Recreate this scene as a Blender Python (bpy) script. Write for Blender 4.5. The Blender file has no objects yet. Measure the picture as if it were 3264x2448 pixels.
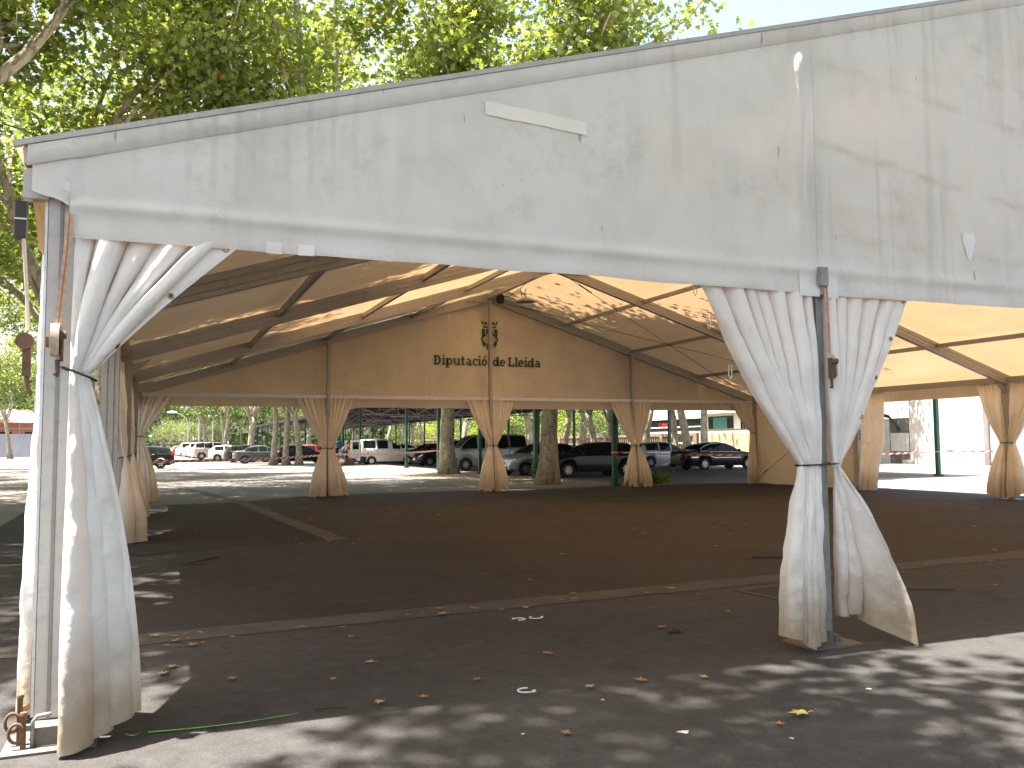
import bpy, bmesh, math, random
from mathutils import Vector, Matrix, noise
C = bpy.context.scene.collection
R = math.radians
rnd = random.Random(7)
SKY_S, SUN_S, EXPO = .105, 5.0, 2.42

# ------------------------------------------------------------------ helpers
class MB:
    """collects faces, then links them as ONE mesh object"""
    def __init__(s): s.v = []; s.f = []; s.m = []; s.cur = 0
    def add(s, vs, fs):
        o = len(s.v); s.v += [tuple(p) for p in vs]
        for f in fs: s.f.append([i+o for i in f]); s.m.append(s.cur)
    def box(s, c, d, rot=None):
        vs = []
        for x in (-.5, .5):
            for y in (-.5, .5):
                for z in (-.5, .5):
                    p = Vector((x*d[0], y*d[1], z*d[2]))
                    if rot is not None: p = rot @ p
                    vs.append(p+Vector(c))
        s.add(vs, [(0,1,3,2),(4,6,7,5),(0,4,5,1),(2,3,7,6),(0,2,6,4),(1,5,7,3)])
    def bar(s, a, b, w, h, up=(0,0,1)):
        a = Vector(a); b = Vector(b); d = (b-a); L = d.length; d.normalize()
        side = d.cross(Vector(up))
        if side.length < 1e-5: side = Vector((1,0,0))
        side.normalize(); u = side.cross(d)
        s.box((a+b)/2, (L, w, h), Matrix((d, side, u)).transposed())
    def prof(s, a, b, pts, up=(0,0,1)):
        """extrude a closed outline (side, up) from a to b"""
        a = Vector(a); b = Vector(b); d = (b-a).normalized()
        side = d.cross(Vector(up)).normalized(); u = side.cross(d)
        n = len(pts)
        vs = [a+side*p[0]+u*p[1] for p in pts]+[b+side*p[0]+u*p[1] for p in pts]
        s.add(vs, [(i, (i+1) % n, n+(i+1) % n, n+i) for i in range(n)]+[list(range(n))[::-1], list(range(n, 2*n))])
    def tube(s, pts, rad, n=8, cap=True):
        pts = [Vector(p) for p in pts]; k = len(pts)
        if not hasattr(rad, '__len__'): rad = [rad]*k
        o = len(s.v); t0 = None; vs = []
        for i, p in enumerate(pts):
            t = (pts[min(i+1, k-1)]-pts[max(i-1, 0)]).normalized()
            if t0 is None:
                a = Vector((1,0,0)) if abs(t.x) < .8 else Vector((0,1,0))
                x = (a-t*a.dot(t)).normalized()
            else: x = (x-t*x.dot(t)).normalized()
            t0 = t; y = t.cross(x)
            for j in range(n):
                q = 2*math.pi*j/n
                vs.append(p+(x*math.cos(q)+y*math.sin(q))*rad[i])
        fs = [(i*n+j, i*n+(j+1) % n, (i+1)*n+(j+1) % n, (i+1)*n+j) for i in range(k-1) for j in range(n)]
        if cap: fs += [list(range(n))[::-1], list(range((k-1)*n, k*n))]
        s.add(vs, fs)
    def grid(s, fn, nu, nv):
        vs = [fn(i/nu, j/nv) for j in range(nv+1) for i in range(nu+1)]
        s.add(vs, [(j*(nu+1)+i, j*(nu+1)+i+1, (j+1)*(nu+1)+i+1, (j+1)*(nu+1)+i) for j in range(nv) for i in range(nu)])
    def lathe(s, pts, c=(0,0,0), n=24, axis='z'):
        vs = []
        for r, z in pts:
            for j in range(n):
                q = 2*math.pi*j/n; a, b = r*math.cos(q), r*math.sin(q)
                p = {'z': (a, b, z), 'y': (a, z, b), 'x': (z, a, b)}[axis]
                vs.append((p[0]+c[0], p[1]+c[1], p[2]+c[2]))
        k = len(pts)
        s.add(vs, [(i*n+j, i*n+(j+1) % n, (i+1)*n+(j+1) % n, (i+1)*n+j) for i in range(k-1) for j in range(n)])
    def build(s, name, mats, parent=None, smooth=False, local=False, angle=None, recalc=False):
        me = bpy.data.meshes.new(name)
        vs = s.v
        if parent is not None and not local:
            l = world_loc(parent); vs = [(p[0]-l.x, p[1]-l.y, p[2]-l.z) for p in vs]
        me.from_pydata(vs, [], s.f)
        if not isinstance(mats, (list, tuple)): mats = [mats]
        for m in mats: me.materials.append(m)
        if len(mats) > 1: me.polygons.foreach_set('material_index', s.m)
        if recalc:
            bm = bmesh.new(); bm.from_mesh(me); bmesh.ops.recalc_face_normals(bm, faces=bm.faces); bm.to_mesh(me); bm.free()
        if smooth or angle:
            me.polygons.foreach_set('use_smooth', [True]*len(me.polygons))
            if angle: me.set_sharp_from_angle(angle=R(angle))
        me.update()
        return link(name, me, parent)

def world_loc(o):
    l = Vector((0,0,0))
    while o is not None: l += o.location; o = o.parent
    return l
def link(name, me, parent=None):
    o = bpy.data.objects.new(name, me); C.objects.link(o)
    if parent is not None: o.parent = parent
    return o
def tag(o, label=None, cat=None, group=None, kind=None):
    if label: o['label'] = label
    if cat: o['category'] = cat
    if group: o['group'] = group
    if kind: o['kind'] = kind
    return o
def thing(name, label, cat, loc=(0,0,0), rz=0, group=None):
    o = bpy.data.objects.new(name, None); C.objects.link(o)
    o.location = loc; o.rotation_euler = (0,0,rz); o.empty_display_size = .2
    return tag(o, label, cat, group)
def copy_tree(o, parent=None):
    c = o.copy(); C.objects.link(c); c.parent = parent
    for ch in list(o.children): copy_tree(ch, c)
    return c
def lerp(a, b, t): return a+(b-a)*t
def interp(pts, x):
    if x <= pts[0][0]: return pts[0][1]
    for (a, p), (b, q) in zip(pts, pts[1:]):
        if x <= b: return p+(q-p)*(x-a)/(b-a)
    return pts[-1][1]
def smooth_interp(pts, x):
    if x <= pts[0][0]: return pts[0][1]
    n = len(pts)
    for i in range(n-1):
        a, p = pts[i]; b, q = pts[i+1]
        if x <= b:
            t = (x-a)/(b-a); t = t*t*(3-2*t)*.5+t*.5
            return p+(q-p)*t
    return pts[-1][1]
def nz(x, y=0, z=0): return noise.noise(Vector((x, y, z)))

# ------------------------------------------------------------------ materials
class NT:
    def __init__(s, name):
        s.mat = bpy.data.materials.new(name); s.mat.use_nodes = True
        s.t = s.mat.node_tree; s.t.nodes.clear()
        s.out = s.n('ShaderNodeOutputMaterial')
    def n(s, ty, **kw):
        o = s.t.nodes.new(ty)
        for k, v in kw.items():
            if k in o.inputs: o.inputs[k].default_value = v
            else: setattr(o, k, v)
        return o
    def l(s, a, b): s.t.links.new(a, b)
    def pos(s):
        return s.n('ShaderNodeNewGeometry').outputs['Position']
    def obj(s): return s.n('ShaderNodeTexCoord').outputs['Object']
    def noise(s, vec, scale, detail=4, rough=.55, stretch=None, dist=0):
        if stretch:
            m = s.n('ShaderNodeMapping'); m.inputs['Scale'].default_value = stretch
            s.l(vec, m.inputs['Vector']); vec = m.outputs[0]
        t = s.n('ShaderNodeTexNoise', Scale=scale, Detail=detail, Roughness=rough, Distortion=dist)
        s.l(vec, t.inputs['Vector']); return t.outputs['Fac']
    def ramp(s, fac, *stops):
        r = s.n('ShaderNodeValToRGB'); e = r.color_ramp.elements
        while len(e) < len(stops): e.new(.5)
        for el, (p, c) in zip(e, stops):
            el.position = p; el.color = (*c, 1) if hasattr(c, '__len__') else (c, c, c, 1)
        s.l(fac, r.inputs[0]); return r.outputs[0]
    def mix(s, fac, a, b, mode='MIX'):
        m = s.n('ShaderNodeMix', data_type='RGBA', blend_type=mode)
        for i, x in ((0, fac), (6, a), (7, b)):
            if hasattr(x, 'is_output'): s.l(x, m.inputs[i])
            elif i == 0: m.inputs[0].default_value = x
            else: m.inputs[i].default_value = (*x, 1)
        return m.outputs[2]
    def math(s, op, a, b=0):
        m = s.n('ShaderNodeMath', operation=op)
        for i, x in ((0, a), (1, b)):
            if hasattr(x, 'is_output'): s.l(x, m.inputs[i])
            else: m.inputs[i].default_value = x
        return m.outputs[0]
    def bump(s, h, strength=.3, dist=.01):
        b = s.n('ShaderNodeBump', Strength=strength, Distance=dist); s.l(h, b.inputs['Height']); return b.outputs[0]
    def bsdf(s, col, rough=.6, metal=0, spec=.5, normal=None, **kw):
        p = s.n('ShaderNodeBsdfPrincipled')
        for k, v in (('Base Color', col), ('Roughness', rough), ('Metallic', metal), ('Specular IOR Level', spec)):
            if hasattr(v, 'is_output'): s.l(v, p.inputs[k])
            elif hasattr(v, '__len__'): p.inputs[k].default_value = (*v, 1)
            else: p.inputs[k].default_value = v
        for k, v in kw.items(): p.inputs[k.replace('_', ' ')].default_value = v
        if normal is not None: s.l(normal, p.inputs['Normal'])
        return p.outputs[0]
    def done(s, sh): s.l(sh, s.out.inputs['Surface']); return s.mat

def plain(name, col, rough=.6, metal=0, var=.12, scale=8, bump=0, spec=.5, **kw):
    t = NT(name); v = t.obj(); f = t.noise(v, scale, 5)
    c = t.mix(t.ramp(f, (.3, 0.), (.7, 1.)), tuple(x*(1-var) for x in col), tuple(min(1, x*(1+var)) for x in col))
    nrm = t.bump(t.noise(v, scale*4, 4), bump) if bump else None
    return t.done(t.bsdf(c, rough, metal, spec, nrm, **kw))

def pvc(name, base=(.74,.735,.71), trans=(.86,.50,.17), tfac=.2, dirt=.5, low=0., stripes=0., creases=.25, bands=False, crumple=.35):
    """coated tent fabric: white outside, lets warm light through"""
    t = NT(name); p = t.pos()
    g = t.noise(p, 1.1, 8, .62)
    c = t.mix(t.ramp(g, (.46, 0.), (.80, dirt)), base, (.42,.38,.31))
    g2 = t.noise(p, 5.0, 8, .7, stretch=(1.0, 1.0, .35))
    c = t.mix(t.ramp(g2, (.52, 0.), (.85, dirt*.5)), c, (.38,.35,.30))
    if stripes:                                                  # rain runs down the cloth
        g3 = t.noise(p, 3.2, 3, .5, stretch=(2.6, 2.6, .10))
        g4 = t.noise(p, .55, 2, .5)
        k = t.math('MULTIPLY', t.ramp(g3, (.50, 0.), (.62, 1.)), t.ramp(g4, (.45, 0.), (.6, stripes)))
        c = t.mix(k, c, (.50,.49,.46))
        g5 = t.noise(p, .9, 6, .6, stretch=(.5, .5, 3.0))
        c = t.mix(t.ramp(g5, (.60, 0.), (.78, stripes*.55)), c, (.44,.39,.30))
        g6 = t.noise(p, 5., 8, .8); g7 = t.noise(p, .8, 2, .5)
        k = t.math('MULTIPLY', t.ramp(g6, (.50, 0.), (.72, 1.)), t.ramp(g7, (.54, 0.), (.68, .5)))
        c = t.mix(k, c, (.30,.28,.25))
        v = t.n('ShaderNodeTexNoise', Scale=30., Detail=2.); 
        mp = t.n('ShaderNodeMapping'); mp.inputs['Scale'].default_value = (.5, .5, .12); mp.inputs['Rotation'].default_value = (0, .9, 0)
        t.l(p, mp.inputs[0]); t.l(mp.outputs[0], v.inputs['Vector'])
        c = t.mix(t.ramp(v.outputs['Fac'], (.755, 0.), (.77, .5)), c, (.16,.15,.14))
    if low:                                                      # mud splashed up from the ground
        sp = t.n('ShaderNodeSeparateXYZ'); t.l(p, sp.inputs[0])
        h = t.math('ADD', sp.outputs['Z'], t.math('MULTIPLY', t.noise(p, 6, 5, .7), -.35))
        k = t.ramp(h, (0., 1.), (.55, 0.))
        c = t.mix(t.math('MULTIPLY', k, low), c, (.36,.27,.16))
    if bands:                                                    # fold-line runs and two brown smears on the front gable
        sp = t.n('ShaderNodeSeparateXYZ'); t.l(p, sp.inputs[0]); X, Z = sp.outputs['X'], sp.outputs['Z']
        wob = t.math('MULTIPLY', t.noise(p, 2.2, 3), 2.2)
        s = t.math('SINE', t.math('ADD', t.math('MULTIPLY', X, 47.), wob))
        win = t.math('MULTIPLY', t.ramp(t.math('MULTIPLY', X, .25), (.06, 0.), (.11, 1.), (.33, 1.), (.48, 0.)), t.ramp(t.math('SUBTRACT', Z, 2.4), (.42, 0.), (.62, 1.)))
        c = t.mix(t.math('MULTIPLY', t.math('MULTIPLY', t.ramp(s, (.35, 0.), (.9, 1.)), win), t.ramp(t.noise(p, 1.5, 3), (.35, .05), (.65, .40))), c, (.42,.415,.39))
        for x0, z0, sl, k in ((5.2, 3.72, -.135, .55), (5.2, 3.02, -.03, .35), (6.2, 4.25, -.12, .3)):
            d = t.math('SUBTRACT', Z, t.math('ADD', t.math('MULTIPLY', t.math('SUBTRACT', X, x0), sl), z0))
            d = t.math('ABSOLUTE', t.math('ADD', d, t.math('MULTIPLY', t.math('SUBTRACT', t.noise(p, 3., 4), .5), .10)))
            m = t.math('MULTIPLY', t.ramp(d, (0., 1.), (.055, 0.)), t.math('GREATER_THAN', X, 5.1))
            c = t.mix(t.math('MULTIPLY', m, t.ramp(t.noise(p, 2.6, 5, .7), (.38, 0.), (.65, k))), c, (.40,.34,.24))
    vo = t.n('ShaderNodeTexVoronoi', Scale=3.2); ds = t.n('ShaderNodeTexNoise', Scale=2.2, Detail=4.); va = t.n('ShaderNodeVectorMath', operation='ADD')
    t.l(p, ds.inputs['Vector']); t.l(p, va.inputs[0]); t.l(ds.outputs['Color'], va.inputs[1]); t.l(va.outputs[0], vo.inputs['Vector'])
    b = t.math('ADD', t.noise(p, 3.5, 5, .6), t.math('MULTIPLY', t.noise(p, 240, 2), .03))
    b = t.math('ADD', b, t.math('MULTIPLY', vo.outputs['Distance'], crumple))
    nr = t.bump(b, creases, .05)
    a = t.bsdf(c, .48, 0, .35, nr)
    tr = t.n('ShaderNodeBsdfTranslucent'); t.l(t.mix(1., c, trans, 'MULTIPLY'), tr.inputs['Color'])
    m = t.n('ShaderNodeMixShader'); m.inputs[0].default_value = tfac
    t.l(a, m.inputs[1]); t.l(tr.outputs[0], m.inputs[2])
    return t.done(m.outputs[0])

M = {}
M['gable_cloth'] = pvc('gable_cloth', (.70,.695,.672), tfac=.14, dirt=.40, bands=True, stripes=.50, creases=.22)
M['roof_cloth'] = pvc('roof_cloth', (.70,.66,.58), trans=(.96,.64,.39), tfac=.185, dirt=.35, creases=.15)
M['far_cloth'] = pvc('far_cloth', (.62,.56,.47), trans=(.95,.66,.34), tfac=.20, dirt=.55, stripes=.55, creases=.25)
M['curtain_cloth'] = pvc('curtain_cloth', (.84,.835,.82), tfac=.16, dirt=.22, low=.85, creases=.32, crumple=.8)
M['tan_curtain'] = pvc('tan_curtain', (.85,.80,.72), trans=(.98,.84,.66), tfac=.29, dirt=.3, low=.7, creases=.25, crumple=.6)
M['patch_cloth'] = pvc('patch_cloth', (.80,.80,.80), tfac=.12, dirt=.12, creases=.1)
M['pale_tape'] = pvc('pale_tape', (.80,.79,.74), tfac=.12, dirt=.2, creases=.1)

def metal(name, col, rough=.45, met=.6, grime=.4):
    t = NT(name); v = t.pos()
    f = t.noise(v, 14, 6, .7); c = t.mix(t.ramp(f, (.5, 0.), (.75, grime)), col, tuple(x*.35 for x in col))
    return t.done(t.bsdf(c, t.ramp(t.noise(v, 30, 3), (.3, rough-.1), (.7, rough+.12)), met, .5, t.bump(t.noise(v, 60, 3), .06)))
M['alu'] = metal('aluminium', (.62,.63,.64), .42, .35)
M['alu_front'] = metal('front_aluminium', (.47,.455,.44), .55, .1, .35)
M['alu_line'] = metal('grey_groove_floor', (.24,.235,.23), .6, .1)
M['alu_dull'] = metal('dull_aluminium', (.40,.39,.37), .5, .3)
M['groove'] = metal('dark_groove', (.16,.155,.15), .6, .2)
M['steel'] = metal('galvanised_steel', (.26,.27,.27), .55, .4, .6)
M['plate_steel'] = metal('dusty_plate_steel', (.15,.135,.12), .75, .2, .5)
M['rust'] = metal('rusty_steel', (.16,.09,.055), .8, .3, .6)
M['black'] = plain('black_plastic', (.018,.018,.02), .5)
M['brass'] = plain('brass_eyelet', (.36,.27,.14), .35, .8)
M['web'] = plain('beige_webbing', (.46,.36,.26), .85, var=.2, scale=30, bump=.3)
M['web_red'] = plain('red_thread', (.55,.06,.04), .8)
M['rope'] = plain('pale_rope', (.55,.50,.40), .85)
M['ink'] = plain('dark_green_print', (.010,.075,.036), .6, var=.35, scale=30)
M['ink2'] = plain('olive_print', (.05,.035,.012), .55)
M['cable'] = plain('steel_cable', (.10,.095,.09), .5, .4)
M['white'] = plain('white_plastic', (.72,.72,.70), .5)
# ------------------------------------------------------------------ the ground
def asphalt(name, a, b, speck=.6, crack=.0):
    t = NT(name); p = t.pos()
    g = t.noise(p, .55, 6, .6); c = t.mix(t.ramp(g, (.35, 0.), (.68, 1.)), a, b)
    s = t.noise(p, 85, 3, .7); c = t.mix(t.ramp(s, (.52, 0.), (.72, speck*.55)), c, tuple(min(1, x*2.6) for x in b))
    s2 = t.noise(p, 140, 2, .6); c = t.mix(t.ramp(s2, (.56, 0.), (.68, .65)), c, (.016,.015,.014))
    st = t.noise(p, 1.6, 8, .65, dist=.6); c = t.mix(t.ramp(st, (.57, 0.), (.70, .45)), c, tuple(x*.45 for x in a))
    d = t.noise(p, 3.1, 7, .7); c = t.mix(t.ramp(d, (.62, 0.), (.80, .35)), c, (.20,.165,.125))
    m8 = t.noise(p, 7., 5, .7); c = t.mix(t.ramp(m8, (.35, .35), (.5, 0.)), c, tuple(x*.55 for x in a)); c = t.mix(t.ramp(m8, (.55, 0.), (.75, .45)), c, tuple(min(1, x*1.7) for x in b))
    sc2 = t.noise(p, 1.1, 4, .6, stretch=(.25, 1.6, 1)); c = t.mix(t.ramp(sc2, (.58, 0.), (.72, .28)), c, tuple(x*1.5 for x in b))
    w = t.n('ShaderNodeTexVoronoi', Scale=26.); t.l(p, w.inputs['Vector'])      # pale specks: grit, droppings
    k = t.math('LESS_THAN', w.outputs['Distance'], .07)
    sc = t.n('ShaderNodeSeparateColor'); t.l(w.outputs['Color'], sc.inputs[0])
    k = t.math('MULTIPLY', k, t.math('GREATER_THAN', sc.outputs[0], .90))
    c = t.mix(t.math('MULTIPLY', k, .6), c, (.42,.38,.31))
    vc = t.n('ShaderNodeTexVoronoi', Scale=.42, feature='DISTANCE_TO_EDGE')                     # cracks
    mp = t.n('ShaderNodeVectorMath', operation='ADD'); nn = t.n('ShaderNodeTexNoise', Scale=2.4, Detail=5.)
    t.l(p, nn.inputs['Vector']); t.l(p, mp.inputs[0]); t.l(nn.outputs['Color'], mp.inputs[1]); t.l(mp.outputs[0], vc.inputs['Vector'])
    k = t.math('MULTIPLY', t.math('LESS_THAN', vc.outputs['Distance'], .006), t.ramp(t.noise(p, .35, 2), (.60, 0.), (.64, crack)))
    c = t.mix(k, c, (.014,.013,.012))
    n = t.bump(t.math('ADD', s, t.math('MULTIPLY', g, .5)), .55, .012)
    return t.done(t.bsdf(c, .88, 0, .25, n))
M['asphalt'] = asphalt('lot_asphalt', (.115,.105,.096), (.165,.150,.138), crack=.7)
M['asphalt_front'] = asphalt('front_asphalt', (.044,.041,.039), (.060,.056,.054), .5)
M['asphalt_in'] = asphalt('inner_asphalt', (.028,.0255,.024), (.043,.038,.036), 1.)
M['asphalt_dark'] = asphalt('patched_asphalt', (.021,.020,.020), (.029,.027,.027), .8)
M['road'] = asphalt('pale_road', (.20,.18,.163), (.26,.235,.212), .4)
def concrete(name, a, b):
    t = NT(name); p = t.pos()
    c = t.mix(t.ramp(t.noise(p, 2.5, 7, .65), (.35, 0.), (.7, 1.)), a, b)
    s = t.noise(p, 60, 3, .7); c = t.mix(t.ramp(s, (.55, 0.), (.72, .5)), c, tuple(x*.4 for x in a))
    d = t.noise(p, 1.3, 6, .7); c = t.mix(t.ramp(d, (.55, 0.), (.7, .6)), c, tuple(x*.5 for x in a))
    return t.done(t.bsdf(c, .9, 0, .3, t.bump(s, .4, .01)))
M['gutter'] = concrete('gutter_concrete', (.060,.053,.046), (.088,.079,.068))

def sheet(name, poly, z, mat, sub=0):
    mb = MB(); mb.add([(x, y, z) for x, y in poly], [list(range(len(poly)))])
    return tag(mb.build(name, mat), kind='structure')
def wobble(a, b, w, n=40, amp=.03, seed=0):
    """a strip with uneven edges between ground points a and b"""
    a = Vector(a); b = Vector(b); d = (b-a).normalized(); s = Vector((-d.y, d.x))
    L = [a.lerp(b, i/n)+s*(w/2+amp*nz(i*.7, seed)) for i in range(n+1)]
    Rr = [a.lerp(b, i/n)-s*(w/2+amp*nz(i*.7, seed+9)) for i in range(n+1)]
    return [(p.x, p.y) for p in L]+[(p.x, p.y) for p in Rr[::-1]]
gmb = MB(); gmb.add([(-600,-300,0),(600,-300,0),(600,900,0),(-600,900,0)], [(0,1,2,3)])
tag(gmb.build('ground', M['asphalt']), kind='structure')
# ground under and in front of the tent is patched from several pours
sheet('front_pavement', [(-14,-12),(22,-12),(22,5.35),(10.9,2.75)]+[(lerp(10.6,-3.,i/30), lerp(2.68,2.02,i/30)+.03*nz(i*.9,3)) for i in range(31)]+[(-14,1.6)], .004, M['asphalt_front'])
sheet('bounce_ground', [(-70,-14),(90,-14),(90,-120),(-70,-120)], .004, M['road'])  # unseen pale ground added behind the camera to bounce light onto the gable
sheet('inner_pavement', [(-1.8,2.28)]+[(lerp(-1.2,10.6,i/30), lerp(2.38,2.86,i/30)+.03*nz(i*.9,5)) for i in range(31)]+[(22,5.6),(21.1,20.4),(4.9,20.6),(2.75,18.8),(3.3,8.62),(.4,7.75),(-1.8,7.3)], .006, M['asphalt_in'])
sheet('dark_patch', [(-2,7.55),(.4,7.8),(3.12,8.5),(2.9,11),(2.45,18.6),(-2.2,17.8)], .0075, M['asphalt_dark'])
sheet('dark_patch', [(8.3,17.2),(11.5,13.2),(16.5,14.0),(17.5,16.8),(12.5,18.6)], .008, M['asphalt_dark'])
sheet('gutter_strip', wobble((-1.8,2.15),(10.6,2.77),.40, seed=2), .008, M['gutter'])
sheet('gutter_strip', wobble((10.55,2.77),(21.5,5.4),.36, seed=6), .0085, M['gutter'])
sheet('gutter_strip', wobble((3.18,8.4),(2.55,19.0),.34, seed=4), .012, M['gutter'])
sheet('gutter_strip', wobble((2.55,19.0),(1.4,27.5),.30, seed=5), .008, M['gutter'])
sheet('road', [(-40,44),(13.2,41.5),(13.6,59.2),(6.3,61),(4.8,90),(2.0,190),(-9,190),(-40,150)], .004, M['road'])
sheet('road', [(20.7,19.2),(21,4),(40,2),(43.4,16),(43.2,36),(31,25)], .004, M['road'])
sheet('road', [(-30,60),(-8,60),(-8,152),(-30,152)], .008, M['road'])
# a low earth bank of roots and dust round the trees at the car port
M['dust'] = concrete('dusty_earth', (.17,.135,.10), (.26,.215,.165))
sheet('dust_strip', [(10.6,24.5),(12.4,21.4),(15.6,20.9),(16.3,24),(14.9,36),(15,45),(12.9,45),(11.4,34)], .006, M['dust'])
# ------------------------------------------------------------------ the tent
W, LEN, EAVE, SL = 20.2, 20.0, 3.06, .3087
RID = W/2
def roof(x): return EAVE+.03+SL*(RID-abs(x-RID))     # outer skin
tent = thing('marquee_tent', 'large white gable marquee with open sides standing on the asphalt', 'tent')

# --- aluminium box section with grooves along both faces
def section(w, h, g=.012):
    o = []
    for sx in (1, -1):
        ys = [-h/2, -h*.30, -h*.30, -h*.22, -h*.22, h*.08, h*.08, h*.16, h*.16, h/2]
        xs = [w/2, w/2, w/2-g, w/2-g, w/2, w/2, w/2-g, w/2-g, w/2, w/2]
        pts = [(sx*x, y) for x, y in zip(xs, ys)]
        o += pts if sx == 1 else pts[::-1]
    return o
RH = .24
def rafter(y):
    mb = MB(); d = RH/2+.045
    for s in (0, 1):
        xa = .03 if s == 0 else W-.03
        a = Vector((xa, y, roof(xa)-d)); b = Vector((RID, y, roof(RID)-d))
        mb.prof(a, b, section(.13, RH))
    rf = mb.build('rafter', M['alu_dull'], tent)
    mb = MB()
    for s in (-1, 1):                                            # knee plates and splice plates
        x = 0.03 if s < 0 else W-.03
        t = [(x, y, roof(x)-.34), (x-s*.42, y, roof(x-s*.42)-.34), (x, y, roof(x)-.62)]
        mb.add([(p[0], p[1]-.012, p[2]) for p in t]+[(p[0], p[1]+.012, p[2]) for p in t], [(0,1,2),(5,4,3),(0,3,4,1),(1,4,5,2),(2,5,3,0)])
        mb.build('knee_plate', M['alu_dull'], rf); mb = MB()
    mb.bar((RID-.8, y-.09, 5.90), (RID+.8, y-.09, 5.90), .035, .05); mb.build('collar_tie', M['alu_dull'], rf)
    return rf
for i in range(5): rafter([.10, 5, 10, 15, LEN-.10][i])

def side_post(x, y, depth=.2):
    w = .17; s = 1 if x > 5 else 0
    xc = w/2 if not s else W-w/2
    mb = MB(); mb.prof((xc, y, .11), (xc, y, roof(xc)-.16), [(p[1]*1.0, p[0]) for p in section(depth, w)], up=(0,1,0))
    p = mb.build('post', M['alu_front'] if y < 1 else M['alu_dull'], tent)
    mb = MB(); mb.box((xc, y, .007), (.36, .36, .014)); mb.box((xc, y, .06), (.12, .14, .10))
    mb.bar((xc-.12, y-.1, .075), (xc+.12, y-.1, .075), .03, .03)
    mb.build('foot_plate', M['steel'], p)
    return p
for y in (.11, 5, 10, 15, LEN-.1):
    for x in (0, W): side_post(x, y)
# dark keder groove along the front-left post
mb = MB(); mb.box((-.002, .055, 1.50), (.008, .02, 2.7)); mb.build('keder_groove', M['groove'], tent)
mb = MB(); mb.box((.062, .008, 1.46), (.016, .006, 2.7)); mb.build('keder_groove', M['alu_line'], tent)
mb = MB(); mb.box((-.012, .035, 1.45), (.014, .02, 2.66)); mb.build('keder_rail', M['alu'], tent)

def gable_post(x, y, w, d):
    mb = MB(); mb.prof((x, y, .10), (x, y, roof(x)-.25), section(w, d), up=(0,1,0))
    mb.bar((x-w*.30, y-d/2-.012*(1 if y < 5 else 1), .12), (x-w*.30, y-d/2-.012, roof(x)-.30), .018, .018)
    p = mb.build('gable_post', M['steel'] if y < 5 else M['alu_dull'], tent)
    mb = MB(); mb.box((x, y, .008), (.46, .34, .016)); mb.box((x, y, .05), (.11, .12, .09)); mb.box((x-.09, y-.03, .04), (.05, .06, .05)); mb.box((x+.09, y-.03, .04), (.05, .06, .05))
    mb.build('foot_plate', M['plate_steel'], p)
for x in (5.1, RID, 15.15):
    gable_post(x, .045, .085, .12); gable_post(x, LEN-.20, .10, .12)

# --- long members
def purlin(x, name='purlin', w=.07, h=.10):
    for i in range(4):
        mb = MB(); z = roof(x)-.13
        mb.prof((x, i*5+.08, z), (x, i*5+4.92, z), section(w, h, .008))
        mb.build(name, M['alu_dull'], tent)
for x in (2.45, 5.0, 7.6, 12.7, 15.2, 17.75): purlin(x)
purlin(RID, 'ridge_purlin', .11, .16)
for x in (.085, W-.085):
    for i in range(4):
        mb = MB(); mb.prof((x, i*5+.1, EAVE-.10), (x, i*5+4.9, EAVE-.10), section(.10, .16)); mb.build('eave_rail', M['alu_dull'], tent)
for y in (.12, LEN-.17):
    for a, b in ((.17, 5.05), (5.15, 10.05), (10.15, 15.1), (15.2, W-.17)):
        mb = MB(); mb.prof((a, y, 2.86), (b, y, 2.86), section(.06, .10, .008)); mb.build('gable_rail', M['alu'] if y > 5 else M['alu_dull'], tent)

# --- roof cloth, one sheet per bay and slope
def roof_panel(i, s):
    mb = MB(); y0, y1 = i*5, i*5+5
    def fn(u, v):
        x = lerp(-.16, RID, u) if s == 0 else lerp(W+.16, RID, u)
        sag = .045*math.sin(math.pi*v)*math.sin(math.pi*min(1, u*1.0))**.5+.012*nz(x*.8, (y0+v*5)*.8)
        return (x, lerp(y0, y1, v), roof(x)-(sag if .02 < v < .98 else 0))
    mb.grid(fn, 48, 20)
    mb.build('roof_panel', M['roof_cloth'], tent, smooth=True)
for i in range(4):
    for s in (0, 1): roof_panel(i, s)
# aluminium verge along both gables
for y in (-.035, LEN+.035):
    for xa, xb in ((-.17, RID), (W+.17, RID)):
        mb = MB(); mb.bar((xa, y, roof(xa)+.012), (xb, y, roof(xb)+.012), .03, .03); mb.build('verge_rail', M['alu_dull'], tent)

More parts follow.
